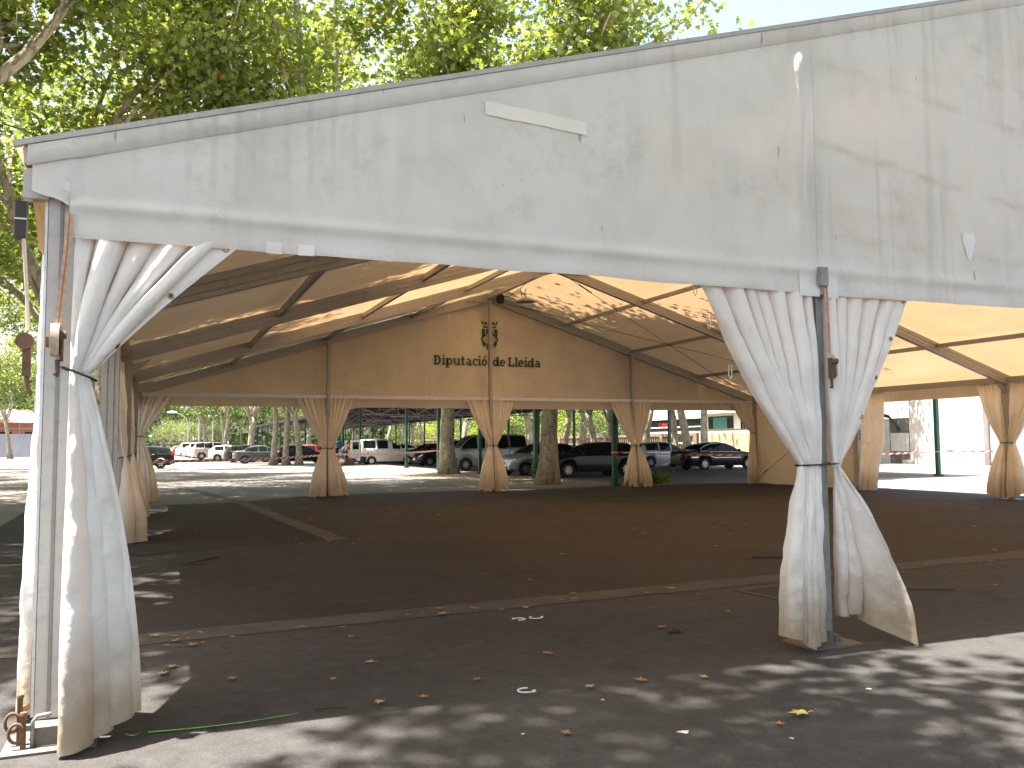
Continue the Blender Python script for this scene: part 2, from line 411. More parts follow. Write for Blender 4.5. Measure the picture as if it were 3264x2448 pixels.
# --- gable cloth
VB = 2.565                                                       # lower edge of the hanging valance
def gy(x, z, front):
    if front:
        b = -.050
        b -= .026*math.exp(-((z-2.755)/.036)**2)*(.75+.5*nz(x*1.3, 7))           # pushed out by the rail behind
        b -= .020*math.exp(-((z-2.60)/.05)**2)*(.5+nz(x*2.2, 3))
        k = max(0, min(1, (x-.15)/.3))*max(0, min(1, (2.6-x)/.8))*max(0, min(1, (z-2.95)/.2))
        b -= k*.006*math.sin(x*34+z*2+1.5*nz(x*2, z))
        k2 = max(0, min(1, (x-5.9)/.5))*max(0, min(1, (z-3.0)/.3))
        b -= k2*.007*math.sin(x*21+z*4.5+2*nz(x, z))
        b -= .035*math.exp(-((x-4.96+.10*(4.6-z)*.3)/.055)**2)*max(0, min(1, (z-2.75)/.3))
        b += .012*math.exp(-((x-5.10)/.014)**2)-.006*math.exp(-((x-5.07)/.02)**2)
        b += .014*nz(x*.55, z*.8, 3)+.005*nz(x*2.1, z*.9, 5)
        k3 = max(0, min(1, (3.0-z)/.3))
        b += k3*.012*nz(x*4.5, z*5, 1)
        d = math.hypot((x-2.15)/.8, (z-3.75)/.5); b -= .014*math.sin(d*9)*math.exp(-d*d)*.6
        return b
    return LEN+.03+.022*nz(x*.6, z*.8, 8)+.012*nz(x*2.2, z*.7, 2)+.010*math.exp(-((z-3.35+.05*nz(x*.7))/.02)**2)
def low(x, front):
    if front and x < .22:
        return lerp(2.83, 2.745, max(0, min(1, (x+.10)/.19)))+.01*math.sin(x*30) if x < .105 else 2.565+.012
    return VB+.012*nz(x*1.5, 2.5)+(.012 if front else .0)
for front in (True, False):
    for a, b in ((-.10, 5.099), (5.100, 10.1), (10.1, 15.15), (15.15, W+.10)):
        nx = 150 if (front and a < 6) else 60
        xs = [lerp(a, b, i/nx) for i in range(nx+1)]
        if a < 0: xs = ([-.075] if front else [-.10])+[-.06,-.02,.02,.06,.10,.1051]+[x for x in xs if x > .12]
        mb = MB(); nzv = 64 if front else 24; rows = []
        for j in range(nzv+1):
            v = j/nzv; v = v**1.25
            for x in xs:
                z = lerp(low(x, front), roof(x)-.012, v)
                y = gy(x, z, front)
                k = max(0, min(1, 1-(roof(x)-z-.10)/.22)); y = lerp(y, (-.036 if front else LEN+.022), k*k*(3-2*k))
                if front and x < .12: y = lerp(y, -.062, .6)+.03*(x-.12)*0
                rows.append((x, y, z))
        n = len(xs)
        mb.add(rows, [(j*n+i, j*n+i+1, (j+1)*n+i+1, (j+1)*n+i) for j in range(nzv) for i in range(n-1)])
        g = mb.build('gable_panel' , M['gable_cloth'] if front else M['far_cloth'], tent, smooth=True)
        if front:
            mb = MB(); m2 = 60; rows = []                         # welded hem under the verge
            for x in [lerp(a, b, i/m2) for i in range(m2+1)]:
                z = roof(x)
                yy = min(-.044, lerp(gy(x, z-.118, True), -.036, .97)-.006); yy = lerp(-.066, yy, max(0, min(1, (x-.08)/.14))); rows += [(x, -.041, z-.006), (x, yy, z-.118-.003*nz(x*2, 1)), (x, yy+.006, z-.121-.003*nz(x*2, 1))]
            mb.add(rows, [(i*3+k, (i+1)*3+k, (i+1)*3+k+1, i*3+k+1) for i in range(m2) for k in (0, 1)])
            mb.build('hem', M['gable_cloth'], g, smooth=True)
            if a < 0:
                mb = MB(); mb.grid(lambda u, v: (lerp(2.44, 3.16, u), gy(lerp(2.44, 3.16, u), lerp(3.575, 3.665, v)-.045*u, True)-.008, lerp(3.575, 3.665, v)-.045*u+.004*nz(u*6, v)), 40, 4)
                mb.build('repair_tape', M['pale_tape'], g, smooth=True)
                mb = MB(); mb.grid(lambda u, v: (lerp(4.90, 5.09, u), gy(lerp(4.90, 5.09, u), lerp(2.555, 2.745, v), True)-.006, lerp(2.555, 2.745, v)), 10, 8)
                mb.build('repair_patch', M['patch_cloth'], g, smooth=True)
                for x0 in (1.10, 1.28):
                    mb = MB(); mb.grid(lambda u, v: (lerp(x0, x0+.09, u), gy(lerp(x0, x0+.09, u), lerp(2.575, 2.64, v), True)-.006, lerp(2.575, 2.64, v)), 6, 4)
                    mb.build('repair_patch', M['patch_cloth'], g, smooth=True)
            elif a < 6:
                mb = MB(); mb.grid(lambda u, v: (lerp(5.13, 5.26, u), gy(lerp(5.13, 5.26, u), lerp(2.55, 2.735, v), True)-.006, lerp(2.55, 2.735, v)), 10, 8)
                mb.build('repair_patch', M['patch_cloth'], g, smooth=True)
                def blob(u, v):
                    q = u*2*math.pi; r = v*(.085+.02*math.sin(3*q))
                    x, z = 6.66+r*.8*math.cos(q), 3.08+r*1.3*math.sin(q)
                    return (x, gy(x, z, True)-.006, z)
                mb = MB(); mb.grid(blob, 24, 3); mb.build('repair_patch', M['patch_cloth'], g, smooth=True)
        elif a < 6 and a > 1: far_left = g
        elif 9 < a < 11: far_right = g

# --- front left corner: rafter end, roof flap
mb = MB()
for z0, z1, m in ((2.96, 3.10, 0), (2.78, 2.93, 0)):
    mb.box((-.06, .02, (z0+z1)/2), (.12, .08, z1-z0))
mb.box((-.055, -.022, 3.02), (.035, .012, .05))
mb.build('rafter_end', M['alu_front'], tent)
mb = MB()
for z in (3.035, 3.01): mb.lathe([(0, -.006), (.011, -.006), (.011, .006), (0, .006)], (-.055, -.032, z), 8, 'y')
mb.lathe([(0, -.004), (.012, -.004), (.012, .004), (0, .004)], (-.045, -.024, 2.95), 8, 'y')
mb.build('bolt', M['rust'], tent)
mb = MB()                                                        # dark leather-brown flap hanging under the eave
mb.grid(lambda u, v: (-.13+.015*math.sin(v*3)+.10*max(0, v-.15)*(1 if u < .5 else .4), lerp(.0, 5, u), lerp(3.08, 2.52, v)+.02*nz(u*9, v)), 30, 8)
mb.build('eave_flap', M['far_cloth'], tent, smooth=True)
mb = MB()
mb.grid(lambda u, v: (W+.13, lerp(.0, 15, u), lerp(3.08, 2.60, v)+.01*nz(u*9, v)), 60, 6)
mb.build('eave_flap', M['far_cloth'], tent, smooth=True)
mb = MB(); mb.grid(lambda u, v: (-.02+.01*nz(u*20, v), lerp(5, 20, u), lerp(3.0, 2.60, v)+.01*nz(u*9, v)), 60, 6)
mb.build('eave_flap', M['far_cloth'], tent, smooth=True)

# --- bracing wires
for (a, b) in (((RID, 15, 6.0), (W-.1, 19.9, 3.0)), ((RID, 19.9, 6.0), (W-.1, 15, 3.0)), ((W-.1, 15.1, .12), (W-.1, 19.8, 2.9)), ((W-.1, 19.8, .12), (W-.1, 15.1, 2.9))):
    mb = MB(); a = Vector(a); b = Vector(b)
    mb.tube([a.lerp(b, i/8)-Vector((0, 0, .03*math.sin(math.pi*i/8))) for i in range(9)], .008, 5)
    q = a.lerp(b, .12); mb.tube([a.lerp(b, .09), a.lerp(b, .14)], .02, 6)
    mb.build('bracing_wire', M['cable'], tent)
# closed wall of the last bay on the right
mb = MB(); mb.grid(lambda u, v: (W+.02+.02*nz(u*5, v*4), lerp(15.05, 19.9, u), lerp(.02+.05*max(0, u-.7)+.02*nz(u*7, 3), 3.02, v)), 40, 24)
mb.build('side_wall', M['far_cloth'], tent, smooth=True)

# --- lettering and crest on the inside of the far gable
def ring(mb, cx, cz, rx, rz, th, a0=0, a1=360, n=28, tz=None):
    tz = tz or th; vs = []
    for i in range(n+1):
        q = R(lerp(a0, a1, i/n))
        vs += [(cx+rx*math.cos(q), cz+rz*math.sin(q)), (cx+(rx-th)*math.cos(q), cz+(rz-tz)*math.sin(q))]
    mb.add([(x, PY, z) for x, z in vs], [(2*i, 2*i+1, 2*i+3, 2*i+2) for i in range(n)])
def rect(mb, x0, z0, x1, z1): mb.add([(x0, PY, z0), (x1, PY, z0), (x1, PY, z1), (x0, PY, z1)], [(0,1,2,3)])
def poly(mb, pts): mb.add([(x, PY, z) for x, z in pts], [list(range(len(pts)))])
def glyph(mb, ch, x, z, u):
    """slab-serif letters, u = x-height; returns the advance"""
    t = .31*u; s = .20*u; cap = 1.36*u
    def st(x0, z0, z1, bot=True, top=True, l=.16, r=.16):
        rect(mb, x0, z0, x0+t, z1)
        if bot: rect(mb, x0-l*u, z0, x0, z0+s); rect(mb, x0+t, z0, x0+t+r*u, z0+s)
        if top: rect(mb, x0-l*u, z1-s, x0, z1)
    def bowl(cx): ring(mb, cx, z+.5*u, .50*u, .52*u, t, tz=.23*u)
    x0 = x+.16*u
    if ch == 'D':
        st(x0, z, z+cap, False, False); rect(mb, x0-.16*u, z, x0+.5*u, z+s); rect(mb, x0-.16*u, z+cap-s, x0+.5*u, z+cap)
        ring(mb, x0+.5*u, z+cap/2, .62*u, cap/2, t*1.15, -90, 90, tz=s); return 1.45*u
    if ch == 'i': 
        st(x0, z, z+u); ring(mb, x0+t/2, z+1.33*u, .17*u, .17*u, .169*u, n=14); return .62*u
    if ch == 'p': st(x0, z-.42*u, z+u); bowl(x0+.55*u); return 1.30*u
    if ch == 'u':
        rect(mb, x0, z+.4*u, x0+t, z+u); rect(mb, x0-.16*u, z+u-s, x0, z+u); ring(mb, x0+.40*u, z+.4*u, .40*u, .42*u, t, 180, 330, tz=.19*u)
        st(x0+.72*u, z, z+u, False); rect(mb, x0+.72*u+t, z, x0+.72*u+t+.16*u, z+s); return 1.36*u
    if ch == 't':
        rect(mb, x0+.05*u, z+.25*u, x0+.05*u+t, z+1.30*u); rect(mb, x0-.14*u, z+u-s, x0+.58*u, z+u); ring(mb, x0+.34*u, z+.28*u, .29*u, .30*u, .25*u, 180, 350, tz=.19*u); return .82*u
    if ch == 'a':
        rect(mb, x0+.58*u, z, x0+.58*u+t*.95, z+.62*u); ring(mb, x0+.42*u, z+.62*u, .42*u, .40*u, t, 0, 150, tz=.18*u); rect(mb, x0+.58*u+t*.9, z, x0+1.0*u, z+s)
        ring(mb, x0+.36*u, z+.29*u, .38*u, .31*u, .22*u, tz=.16*u); return 1.22*u
    if ch == 'c': ring(mb, x0+.40*u, z+.5*u, .50*u, .52*u, t, 48, 318, tz=.19*u); rect(mb, x0+.62*u, z+.62*u, x0+.80*u, z+.95*u); return 1.02*u
    if ch in 'oó':
        bowl(x0+.38*u)
        if ch == 'ó': poly(mb, [(x0+.28*u, z+1.15*u), (x0+.48*u, z+1.15*u), (x0+.80*u, z+1.48*u), (x0+.50*u, z+1.48*u)])
        return 1.12*u
    if ch == 'd': bowl(x0+.38*u); st(x0+.66*u, z, z+cap+.03*u, False); rect(mb, x0+.66*u+t, z, x0+.66*u+t+.15*u, z+s); return 1.26*u
    if ch == 'e': ring(mb, x0+.38*u, z+.5*u, .50*u, .52*u, t, 0, 318, tz=.19*u); rect(mb, x0-.02*u, z+.42*u, x0+.86*u, z+.58*u); return 1.10*u
    if ch == 'L': st(x0, z, z+cap, False, True); rect(mb, x0+t, z+cap-s, x0+t+.16*u, z+cap); rect(mb, x0-.16*u, z, x0+.95*u, z+s); rect(mb, x0+.74*u, z, x0+.95*u, z+.5*u); return 1.22*u
    if ch == 'l': st(x0, z, z+cap+.03*u); return .62*u
    return .42*u
def word(parent, txt, x0, x1, z, y):
    global PY; PY = y
    adv = sum(glyph(MB(), c, 0, 0, 1.) for c in txt); u = (x1-x0)/adv
    mb = MB(); x = x0
    for c in txt: x += glyph(mb, c, x, z, u)
    mb.v = [(p[0], p[1], z+(p[2]-z)*1.14) for p in mb.v]         # tall, condensed slab letters
    return mb.build('lettering', M['ink'], parent)
FY = LEN-.012
word(far_left, 'Diputació', 8.32, 10.08, 3.90, FY); word(far_right, 'de Lleida', 10.25, 11.91, 3.90, FY)
for gp, sg in ((far_left, -1), (far_right, 1)):                  # half the crest on each sheet
    PY = FY; mb = MB(); X = lambda d: RID+.055+sg*d
    def P2(pts): poly(mb, [(X(a), b) for a, b in pts])
    P2([(.245,5.32),(.285,5.29),(.235,5.19),(.195,5.21)])        # crown
    for c in (.13,):
        P2([(c,5.31),(c+.05,5.24),(c+.045,5.19),(c+.015,5.19),(c,5.23),(c-.015,5.19),(c-.045,5.19),(c-.05,5.24)])
    P2([(.0,5.30),(.025,5.26),(.02,5.19),(.0,5.21)])
    P2([(.0,5.15),(.22,5.15),(.22,5.10),(.0,5.10)])
    P2([(.155,5.06),(.265,5.06),(.265,4.78),(.155,4.88)]); P2([(.02,5.06),(.12,5.06),(.12,4.92),(.02,5.02)])
    P2([(.0,5.045),(.31,4.735),(.245,4.735),(.0,4.98)]); P2([(.31,4.735),(.0,4.425),(.0,4.49),(.245,4.735)])
    P2([(.25,4.67),(.25,4.60),(.22,4.53),(.17,4.47),(.16,4.55),(.17,4.60)]); P2([(.10,4.52),(.10,4.42),(.03,4.40),(.03,4.45)])
    mb.build('crest', M['ink'], gp)
    mb = MB()
    for cx, cz in ((.11,4.72),(.04,4.83),(.05,4.62)):
        for k in range(5):
            q = R(72*k+20); dx, dz = math.cos(q), math.sin(q); a, b = cx+.014*dx, cz+.014*dz
            P2([(a, b), (a+.018*dx-.010*dz, b+.018*dz+.010*dx), (a+.042*dx, b+.042*dz), (a+.018*dx+.010*dz, b+.018*dz-.010*dx)])
    mb.build('crest_flower', M['ink2'], gp)
# black number on the third post of the right side
def number(txt, loc, size, rot, name, mat, parent=None):
    cu = bpy.data.curves.new(name, 'FONT'); cu.body = txt; cu.size = size; cu.extrude = .002; cu.space_line = .8; cu.align_x = 'CENTER'
    ob = bpy.data.objects.new(name, cu); C.objects.link(ob)
    bpy.context.view_layer.update()
    me = bpy.data.meshes.new_from_object(ob.evaluated_get(bpy.context.evaluated_depsgraph_get()))
    bpy.data.objects.remove(ob); me.materials.clear(); me.materials.append(mat)
    o = link(name, me, parent); o.location = loc; o.rotation_euler = rot
    return o
number('2\n1', (W-.10, 14.885, 1.66), .20, (R(90), 0, 0), 'post_number', M['black'], tent)
# ------------------------------------------------------------------ tied-back curtains
def curtain_sheet(parent, top, tie, bot, n, mat, folds=7, amp=(.035,.05,.018,.06), seed=0, bulge=.1, ragged=.03, nu=110, nv=80, vt=.5, eyelets=0, lead=1., edge=.0, crease=1., name='curtain_sheet'):
    """top, tie, bot: functions u -> Vector (u=0 at the post, 1 at the leading edge); n: outward normal"""
    n = Vector(n).normalized(); rr = random.Random(seed)
    def lobes(k):
        w = [rr.uniform(.45, 1.7) for _ in range(k)]; c = [0]
        for x in w: c.append(c[-1]+x)
        return [x/c[-1] for x in c], [rr.uniform(.55, 1.25)*min(1.25, .45+.6*x) for x in w]
    up, lo = lobes(folds), lobes(max(3, int(folds*.65+.5)))
    def pleat(st, u):
        c, a = st; u = max(0., min(.99999, u)); i = 0
        while u >= c[i+1]: i += 1
        t = (u-c[i])/(c[i+1]-c[i]); return a[i], t
    def fn(u, v):
        if v < vt:
            s = v/vt; a, b = top(u), tie(u)
            P = a.lerp(b, s)
            out = (top(1.)-top(0.)); L = out.length; out.normalize()
            P = P+out*(bulge*L*u*math.sin(math.pi*s**1.15)*.55)
            am = lerp(amp[0], amp[1], min(1, s*2)) if s < .5 else lerp(amp[1], amp[2], ((s-.5)*2)**2)
            e = out; st = up
        else:
            s = (v-vt)/(1-vt); a, b = tie(u), bot(u)
            k = 1-(1-s)**1.7
            P = Vector((lerp(a.x, b.x, k), lerp(a.y, b.y, k), lerp(a.z, b.z+ragged*nz(u*5, seed)*s, s)))
            am = lerp(amp[2], amp[3], min(1, s*1.4)); e = (bot(1.)-bot(0.)); e.normalize(); st = lo
        uu = u+.035*nz(u*2.3, v*2.6, seed)*min(1, u*6)*min(1, (1-u)*6)
        aa, t = pleat(st, uu); hump = abs(math.sin(math.pi*t))**.75
        fade = 1.
        if edge and u > 1-edge:                                     # the stiff eyelet band stays flat and faces out
            k = 1-max(0, min(1, (1-edge*.8-u)/(edge*.2))); hump = lerp(hump, .86, k); fade = 1-k
        q = am*lerp(1., aa, fade)
        P = P+n*(q*(2.1*hump-1.0)+.018*nz(u*4, v*9, seed+2)*(1-abs(2*v-1)*.5))
        P = P+e*(q*fade*.55*math.sin(2*math.pi*t)*-1.*(.4+.6*min(1, v*3)))
        f2 = max(0, nz(u*7, v*13, seed+7))                          # dents and small creases
        w3 = nz(u*5+v*2.5, v*8-u*2, seed+11); w4 = nz(u*11-v*3, v*17+u*3, seed+13)
        P = P+n*(.006*nz(u*11, v*16, seed+7)-.030*f2*f2+crease*(.022*(.35-abs(w3))+.010*(.3-abs(w4)))*(.35+.65*min(1, v*1.4)))
        return P
    mb = MB(); mb.grid(lambda u, v: fn(u, v), nu, nv)
    o = mb.build(name, mat, parent, smooth=True)
    for i in range(eyelets):
        v = .03+i*.105; P = fn(.94, v); Q = fn(.94, v+.01); T = fn(.99, v)
        a = (Q-P).normalized(); b = (T-P); b = (b-a*b.dot(a)).normalized(); c = a.cross(b).normalized()
        if c.dot(n) < 0: c = -c
        mb = MB(); k = 18; vs = []
        for r, h in ((.018, .004), (.016, .008), (.010, .008), (.0085, .004)):
            vs += [P+c*h+(a*math.cos(2*math.pi*j/k)+b*math.sin(2*math.pi*j/k))*r for j in range(k)]
        mb.add(vs, [(i2*k+j, i2*k+(j+1) % k, (i2+1)*k+(j+1) % k, (i2+1)*k+j) for i2 in range(3) for j in range(k)])
        e = mb.build('eyelet', M['brass'], o, smooth=True)
        mb = MB(); mb.add([P+c*.0045+(a*math.cos(2*math.pi*j/k)+b*math.sin(2*math.pi*j/k))*.009 for j in range(k)], [list(range(k))])
        mb.build('hole', M['black'] if i % 3 else M['tan_curtain'], e)
    return o, fn
def L3(a, b):
    a, b = Vector(a), Vector(b); return lambda u: a.lerp(b, u)
def loop_tie(parent, c, rx, ry, mat, r=.007, tilt=.0, z2=0):
    mb = MB(); k = 28
    mb.tube([(c[0]+rx*math.cos(2*math.pi*j/k), c[1]+ry*math.sin(2*math.pi*j/k), c[2]+tilt*math.cos(2*math.pi*j/k)) for j in range(k+1)], r, 6)
    return mb.build('tie_cord', mat, parent)

FT = 2.66
# front left corner
c1 = thing('tied_curtain', 'white curtain tied back at the front left corner post, muddy at its hem', 'curtain', (.2,0,0), 0, 'curtains tied back to the tent posts')
curtain_sheet(c1, L3((.12,.01,FT),(1.02,-.01,FT)), L3((.125,-.035,1.87),(.215,-.02,1.855)), lambda u: Vector((lerp(.155,.50,u), -.16+.12*u-.10*math.exp(-((u-.12)/.16)**2), .025+.13*max(0, u-.25)+.05*max(0, .10-u)*8)), (0,-1,0), M['curtain_cloth'], folds=6, amp=(.03,.05,.016,.075), seed=3, bulge=-.05, vt=.30, eyelets=3, nu=170, nv=130, edge=.17)
loop_tie(c1, (.165,-.045,1.865), .085, .075, M['black'], .006, -.035)
# the same corner, side bay
c2 = thing('tied_curtain', 'white curtain bulging out on the street side of the front left post', 'curtain', (-.03,.4,0), 0, 'curtains tied back to the tent posts')
curtain_sheet(c2, L3((-.03,.24,FT),(-.03,1.25,FT)), L3((-.045,.22,1.9),(-.05,.36,1.9)), lambda u: Vector((-.05-.055*math.sin(u*2.8), lerp(.16,.55,u), .03+.25*(1-u)**2*.5)), (-1,0,0), M['curtain_cloth'], folds=5, seed=11, bulge=-.05, vt=.32, amp=(.02,.02,.012,.018), crease=.5)
# front gable post
c3 = thing('tied_curtain', 'white curtains tied in an hourglass to the front gable post with black cord', 'curtain', (5.1,0,0), 0, 'curtains tied back to the tent posts')
curtain_sheet(c3, L3((5.055,-.01,FT),(4.055,.0,FT)), L3((5.035,-.055,1.31),(4.86,-.04,1.32)), lambda u: Vector((lerp(5.005,4.63,u), -.015-.12*math.sin(u*2.4), .05+.07*u-.05*math.exp(-((u-.45)/.15)**2))), (0,-1,0), M['curtain_cloth'], folds=7, amp=(.03,.055,.02,.06), seed=21, bulge=.10, vt=.47, nu=170, nv=130)
s2, f2 = curtain_sheet(c3, L3((5.155,-.01,FT),(6.04,.0,FT)), L3((5.160,-.055,1.30),(5.225,-.045,1.30)), lambda u: Vector((lerp(5.20,5.80,u), -.015-.34*math.exp(-((u-.70)/.12)**2), .015+.14*min(1, abs(u-.70)/.3)**1.3+.05*(u < .4))), (0,-1,0), M['curtain_cloth'], folds=6, amp=(.03,.045,.02,.06), seed=34, bulge=.02, vt=.47, eyelets=5, nu=170, nv=130, edge=.17)
loop_tie(c3, (5.035,-.03,1.315), .19, .085, M['black'], .007, .006)
for k, (x, z) in enumerate(((4.02,2.56),(4.13,2.33),(4.30,1.98),)):           # lacing loops on the leading edge
    mb = MB(); mb.tube([(x-.012,-.01,z+.05),(x-.016,-.012,z-.03),(x-.004,-.014,z-.055),(x+.010,-.012,z-.03),(x+.012,-.01,z+.05)], .004, 5)
    mb.build('lacing_loop', M['rope'], c3)

# far gable: three posts and two corners
def far_pair(x, dl, dr, bl, br, label, seed, ht=1.40, lean=0., hem=.05):
    c = thing('tied_curtain', label, 'curtain', (x,LEN-.3,0), 0, 'curtains tied back to the tent posts')
    y = LEN-.13
    for s, d, b in ((-1, dl, bl), (1, dr, br)):
        curtain_sheet(c, L3((x+s*.05,y,2.84),(x+s*d,y+.02,2.84)), L3((x+s*.03+lean,y-.16,ht),(x+s*.14+lean,y-.13,ht+.01)), lambda u: Vector((lerp(x+s*.04+lean*1.5, x+s*b, u), y-.16-.14*math.sin(u*3), .02+hem*abs(nz(u*3, seed+s))*3)), (0,-1,0), M['tan_curtain'], folds=6, amp=(.03,.06,.02,.07), seed=seed+(s > 0)*5, bulge=.02, vt=.49, nu=84, nv=56, eyelets=1)
    loop_tie(c, (x+lean,y-.15,ht), .17, .09, M['black'], .012)
far_pair(5.05, .88, .84, .48, .58, 'tan hourglass curtains on the far gable post left of the green lettering', 41, 1.38, .01, .04)
far_pair(RID, .80, .90, .42, .52, 'tan hourglass curtains on the far gable post below the green crest', 57, 1.41, .04, .10)
far_pair(15.15, .84, .82, .42, .62, 'tan hourglass curtains on the far gable post right of the green lettering', 73, 1.36, .06, .14)
c = thing('tied_curtain', 'tan curtain pulled to the far left corner post of the tent', 'curtain', (.15,LEN-.3,0), 0, 'curtains tied back to the tent posts')
curtain_sheet(c, L3((.10,LEN-.14,2.86),(.98,LEN-.12,2.84)), L3((.10,LEN-.2,1.74),(.22,LEN-.18,1.75)), lambda u: Vector((lerp(.06,.62,u), LEN-.3-.1*math.sin(u*3), .03)), (0,-1,0), M['tan_curtain'], folds=6, seed=91, bulge=-.02, vt=.38, nu=80, nv=50)
loop_tie(c, (.15,LEN-.2,1.745), .09, .07, M['black'], .01)
c = thing('tied_curtain', 'tan curtain tied at the far right corner post with a dark strap hanging by it', 'curtain', (W-.15,LEN-.3,0), 0, 'curtains tied back to the tent posts')
curtain_sheet(c, L3((W-.15,LEN-.14,2.86),(W-1.0,LEN-.12,2.84)), L3((W-.10,LEN-.2,1.78),(W-.24,LEN-.18,1.78)), lambda u: Vector((lerp(W-.10,W-.50,u), LEN-.26-.08*math.sin(u*3), .03)), (0,-1,0), M['tan_curtain'], folds=5, seed=97, bulge=.10, vt=.36, nu=80, nv=50)
loop_tie(c, (W-.16,LEN-.2,1.78), .10, .07, M['black'], .01)
# left side
def left_pair(y, labels, seed):
    c = thing('tied_curtain', labels, 'curtain', (0,y,0), 0, 'curtains tied back to the tent posts')
    for s in (-1, 1):
        curtain_sheet(c, L3((.02,y+s*.12,2.8),(.0,y+s*1.5,2.75)), L3((.07,y+s*.06,1.32),(.10,y+s*.24,1.31)), lambda u: Vector((.10+.26*math.sin(u*3.2), y+lerp(s*.05, s*.75, u), .02)), (1,0,0), M['tan_curtain'], folds=6, amp=(.03,.05,.02,.09), seed=seed+s, bulge=-.03, vt=.49, nu=84, nv=56)
    curtain_sheet(c, L3((-.04,y+.1,2.7),(-.06,y+.9,2.7)), L3((-.12,y,1.35),(-.16,y+.2,1.35)), lambda u: Vector((-.15-.5*u, y+.1+.5*u, .02)), (-1,0,0), M['curtain_cloth'], folds=4, seed=seed+8, bulge=0, vt=.49, nu=60, nv=40)
    loop_tie(c, (.07,y,1.315), .10, .20, M['black'], .010, .02)
left_pair(10, 'curtain tied to a left side post, its skirt lit white by the sun', 111)
left_pair(15, 'tan curtain of the left side post next to the far left corner', 123)
# right side
c = thing('tied_curtain', 'tan curtain hanging beside the post marked 21, at the end of the closed wall', 'curtain', (W,14.5,0), 0, 'curtains tied back to the tent posts')
curtain_sheet(c, L3((W-.08,14.85,2.98),(W-.06,13.95,2.98)), L3((W-.10,14.8,1.4),(W-.06,14.02,1.4)), lambda u: Vector((W-.14-.1*math.sin(u*3), lerp(14.9,14.25,u), .04)), (-1,0,0), M['tan_curtain'], folds=5, amp=(.03,.04,.05,.06), seed=131, bulge=0, vt=.45, nu=84, nv=56)
c = thing('tied_curtain', 'tan hourglass curtains on the right side post at the edge of the photo', 'curtain', (W,10,0), 0, 'curtains tied back to the tent posts')
for s in (-1, 1):
    curtain_sheet(c, L3((W-.10,10+s*.08,3.0),(W-.05,10+s*.95,3.0)), L3((W-.16,10+s*.04,1.40),(W-.14,10+s*.2,1.40)), lambda u: Vector((W-.2-.14*math.sin(u*3), 10+lerp(s*.05, s*.50, u), .03+.12*u)), (-1,0,0), M['tan_curtain'], folds=6, amp=(.03,.06,.02,.08), seed=141+s, bulge=.06, vt=.49, nu=84, nv=56)
loop_tie(c, (W-.14,10,1.40), .09, .19, M['black'], .010)

# ------------------------------------------------------------------ straps
def ribbon(mb, pts, w, side=(1,0,0), th=.004):
    s = Vector(side)*w/2; vs = []
    for p in pts:
        p = Vector(p); q = Vector((0,-th,0)); vs += [p-s, p+s, p+s+q, p-s+q]
    n = len(pts)
    mb.add(vs, [(i*4+k, i*4+(k+1) % 4, (i+1)*4+(k+1) % 4, (i+1)*4+k) for i in range(n-1) for k in range(4)]+[(0,1,2,3), (n*4-4, n*4-3, n*4-2, n*4-1)])
st = thing('ratchet_strap', 'beige ratchet strap with red thread and fat webbing roll on the corner post', 'strap', (.07,-.08,2.7))
mb = MB(); ribbon(mb, [(.105,-.075,2.70),(.098,-.080,2.5),(.082,-.085,2.3),(.066,-.090,2.10)], .036); mb.build('webbing', M['web'], st)
mb = MB(); ribbon(mb, [(.105,-.080,2.70),(.098,-.085,2.5),(.082,-.090,2.3),(.066,-.095,2.10)], .0035, th=.0015); mb.build('red_thread', M['web_red'], st)
mb = MB(); o = []                                                # flattened spiral roll
prof = [(.055*math.cos(q)*.75-.0, 2.03+.085*math.sin(q)) for q in [2*math.pi*i/32 for i in range(32)]]
mb.add([(.058-.020, -.115+p[0], p[1]) for p in prof]+[(.058+.020, -.115+p[0], p[1]) for p in prof], [(i, (i+1) % 32, 32+(i+1) % 32, 32+i) for i in range(32)]+[list(range(32)), list(range(32, 64))])
mb.build('webbing_roll', M['web'], st, angle=40)
mb = MB(); ribbon(mb, [(.060,-.110-.043*math.cos(q), 2.03+.087*math.sin(q)) for q in [R(-80+i*16) for i in range(11)]], .0035, th=.0015); mb.build('red_thread', M['web_red'], st)
mb = MB(); mb.box((.088,-.10,2.00), (.014,.05,.15)); mb.box((.022,-.10,2.02), (.012,.04,.05))
for i in range(9): mb.box((.090,-.125-.006*(i % 2),1.93+i*.014), (.010,.02,.008))
mb.lathe([(0,-.03),(.02,-.03),(.02,.03),(0,.03)], (.078,-.10,2.06), 14, 'x')
mb.build('ratchet', M['rust'], st)
mb = MB(); mb.tube([(.068,-.10,1.93),(.07,-.10,1.90),(.072,-.095,1.87),(.068,-.105,1.85),(.058,-.105,1.86)], .011, 8); mb.build('hook', M['rust'], st, smooth=True)
st = thing('ratchet_strap', 'beige ratchet strap hanging down the front gable post between the white curtains', 'strap', (5.12,-.08,2.66))
mb = MB(); ribbon(mb, [(5.118,-.085,2.66),(5.120,-.088,2.4),(5.123,-.092,2.14)], .034); mb.build('webbing', M['web'], st)
mb = MB(); ribbon(mb, [(5.122,-.0895,2.66),(5.124,-.0925,2.4),(5.127,-.0965,2.14)], .003, th=.0015); mb.build('red_thread', M['web_red'], st)
mb = MB(); ribbon(mb, [(5.105,-.095,2.16),(5.11,-.12,2.12),(5.13,-.13,2.09),(5.15,-.12,2.09),(5.155,-.10,2.11)], .03, (0,.3,1)); mb.build('webbing_roll', M['web'], st)
mb = MB(); mb.box((5.135,-.105,2.02), (.045,.03,.15)); mb.lathe([(0,-.028),(.022,-.028),(.022,.028),(0,.028)], (5.14,-.12,2.07), 14, 'x')
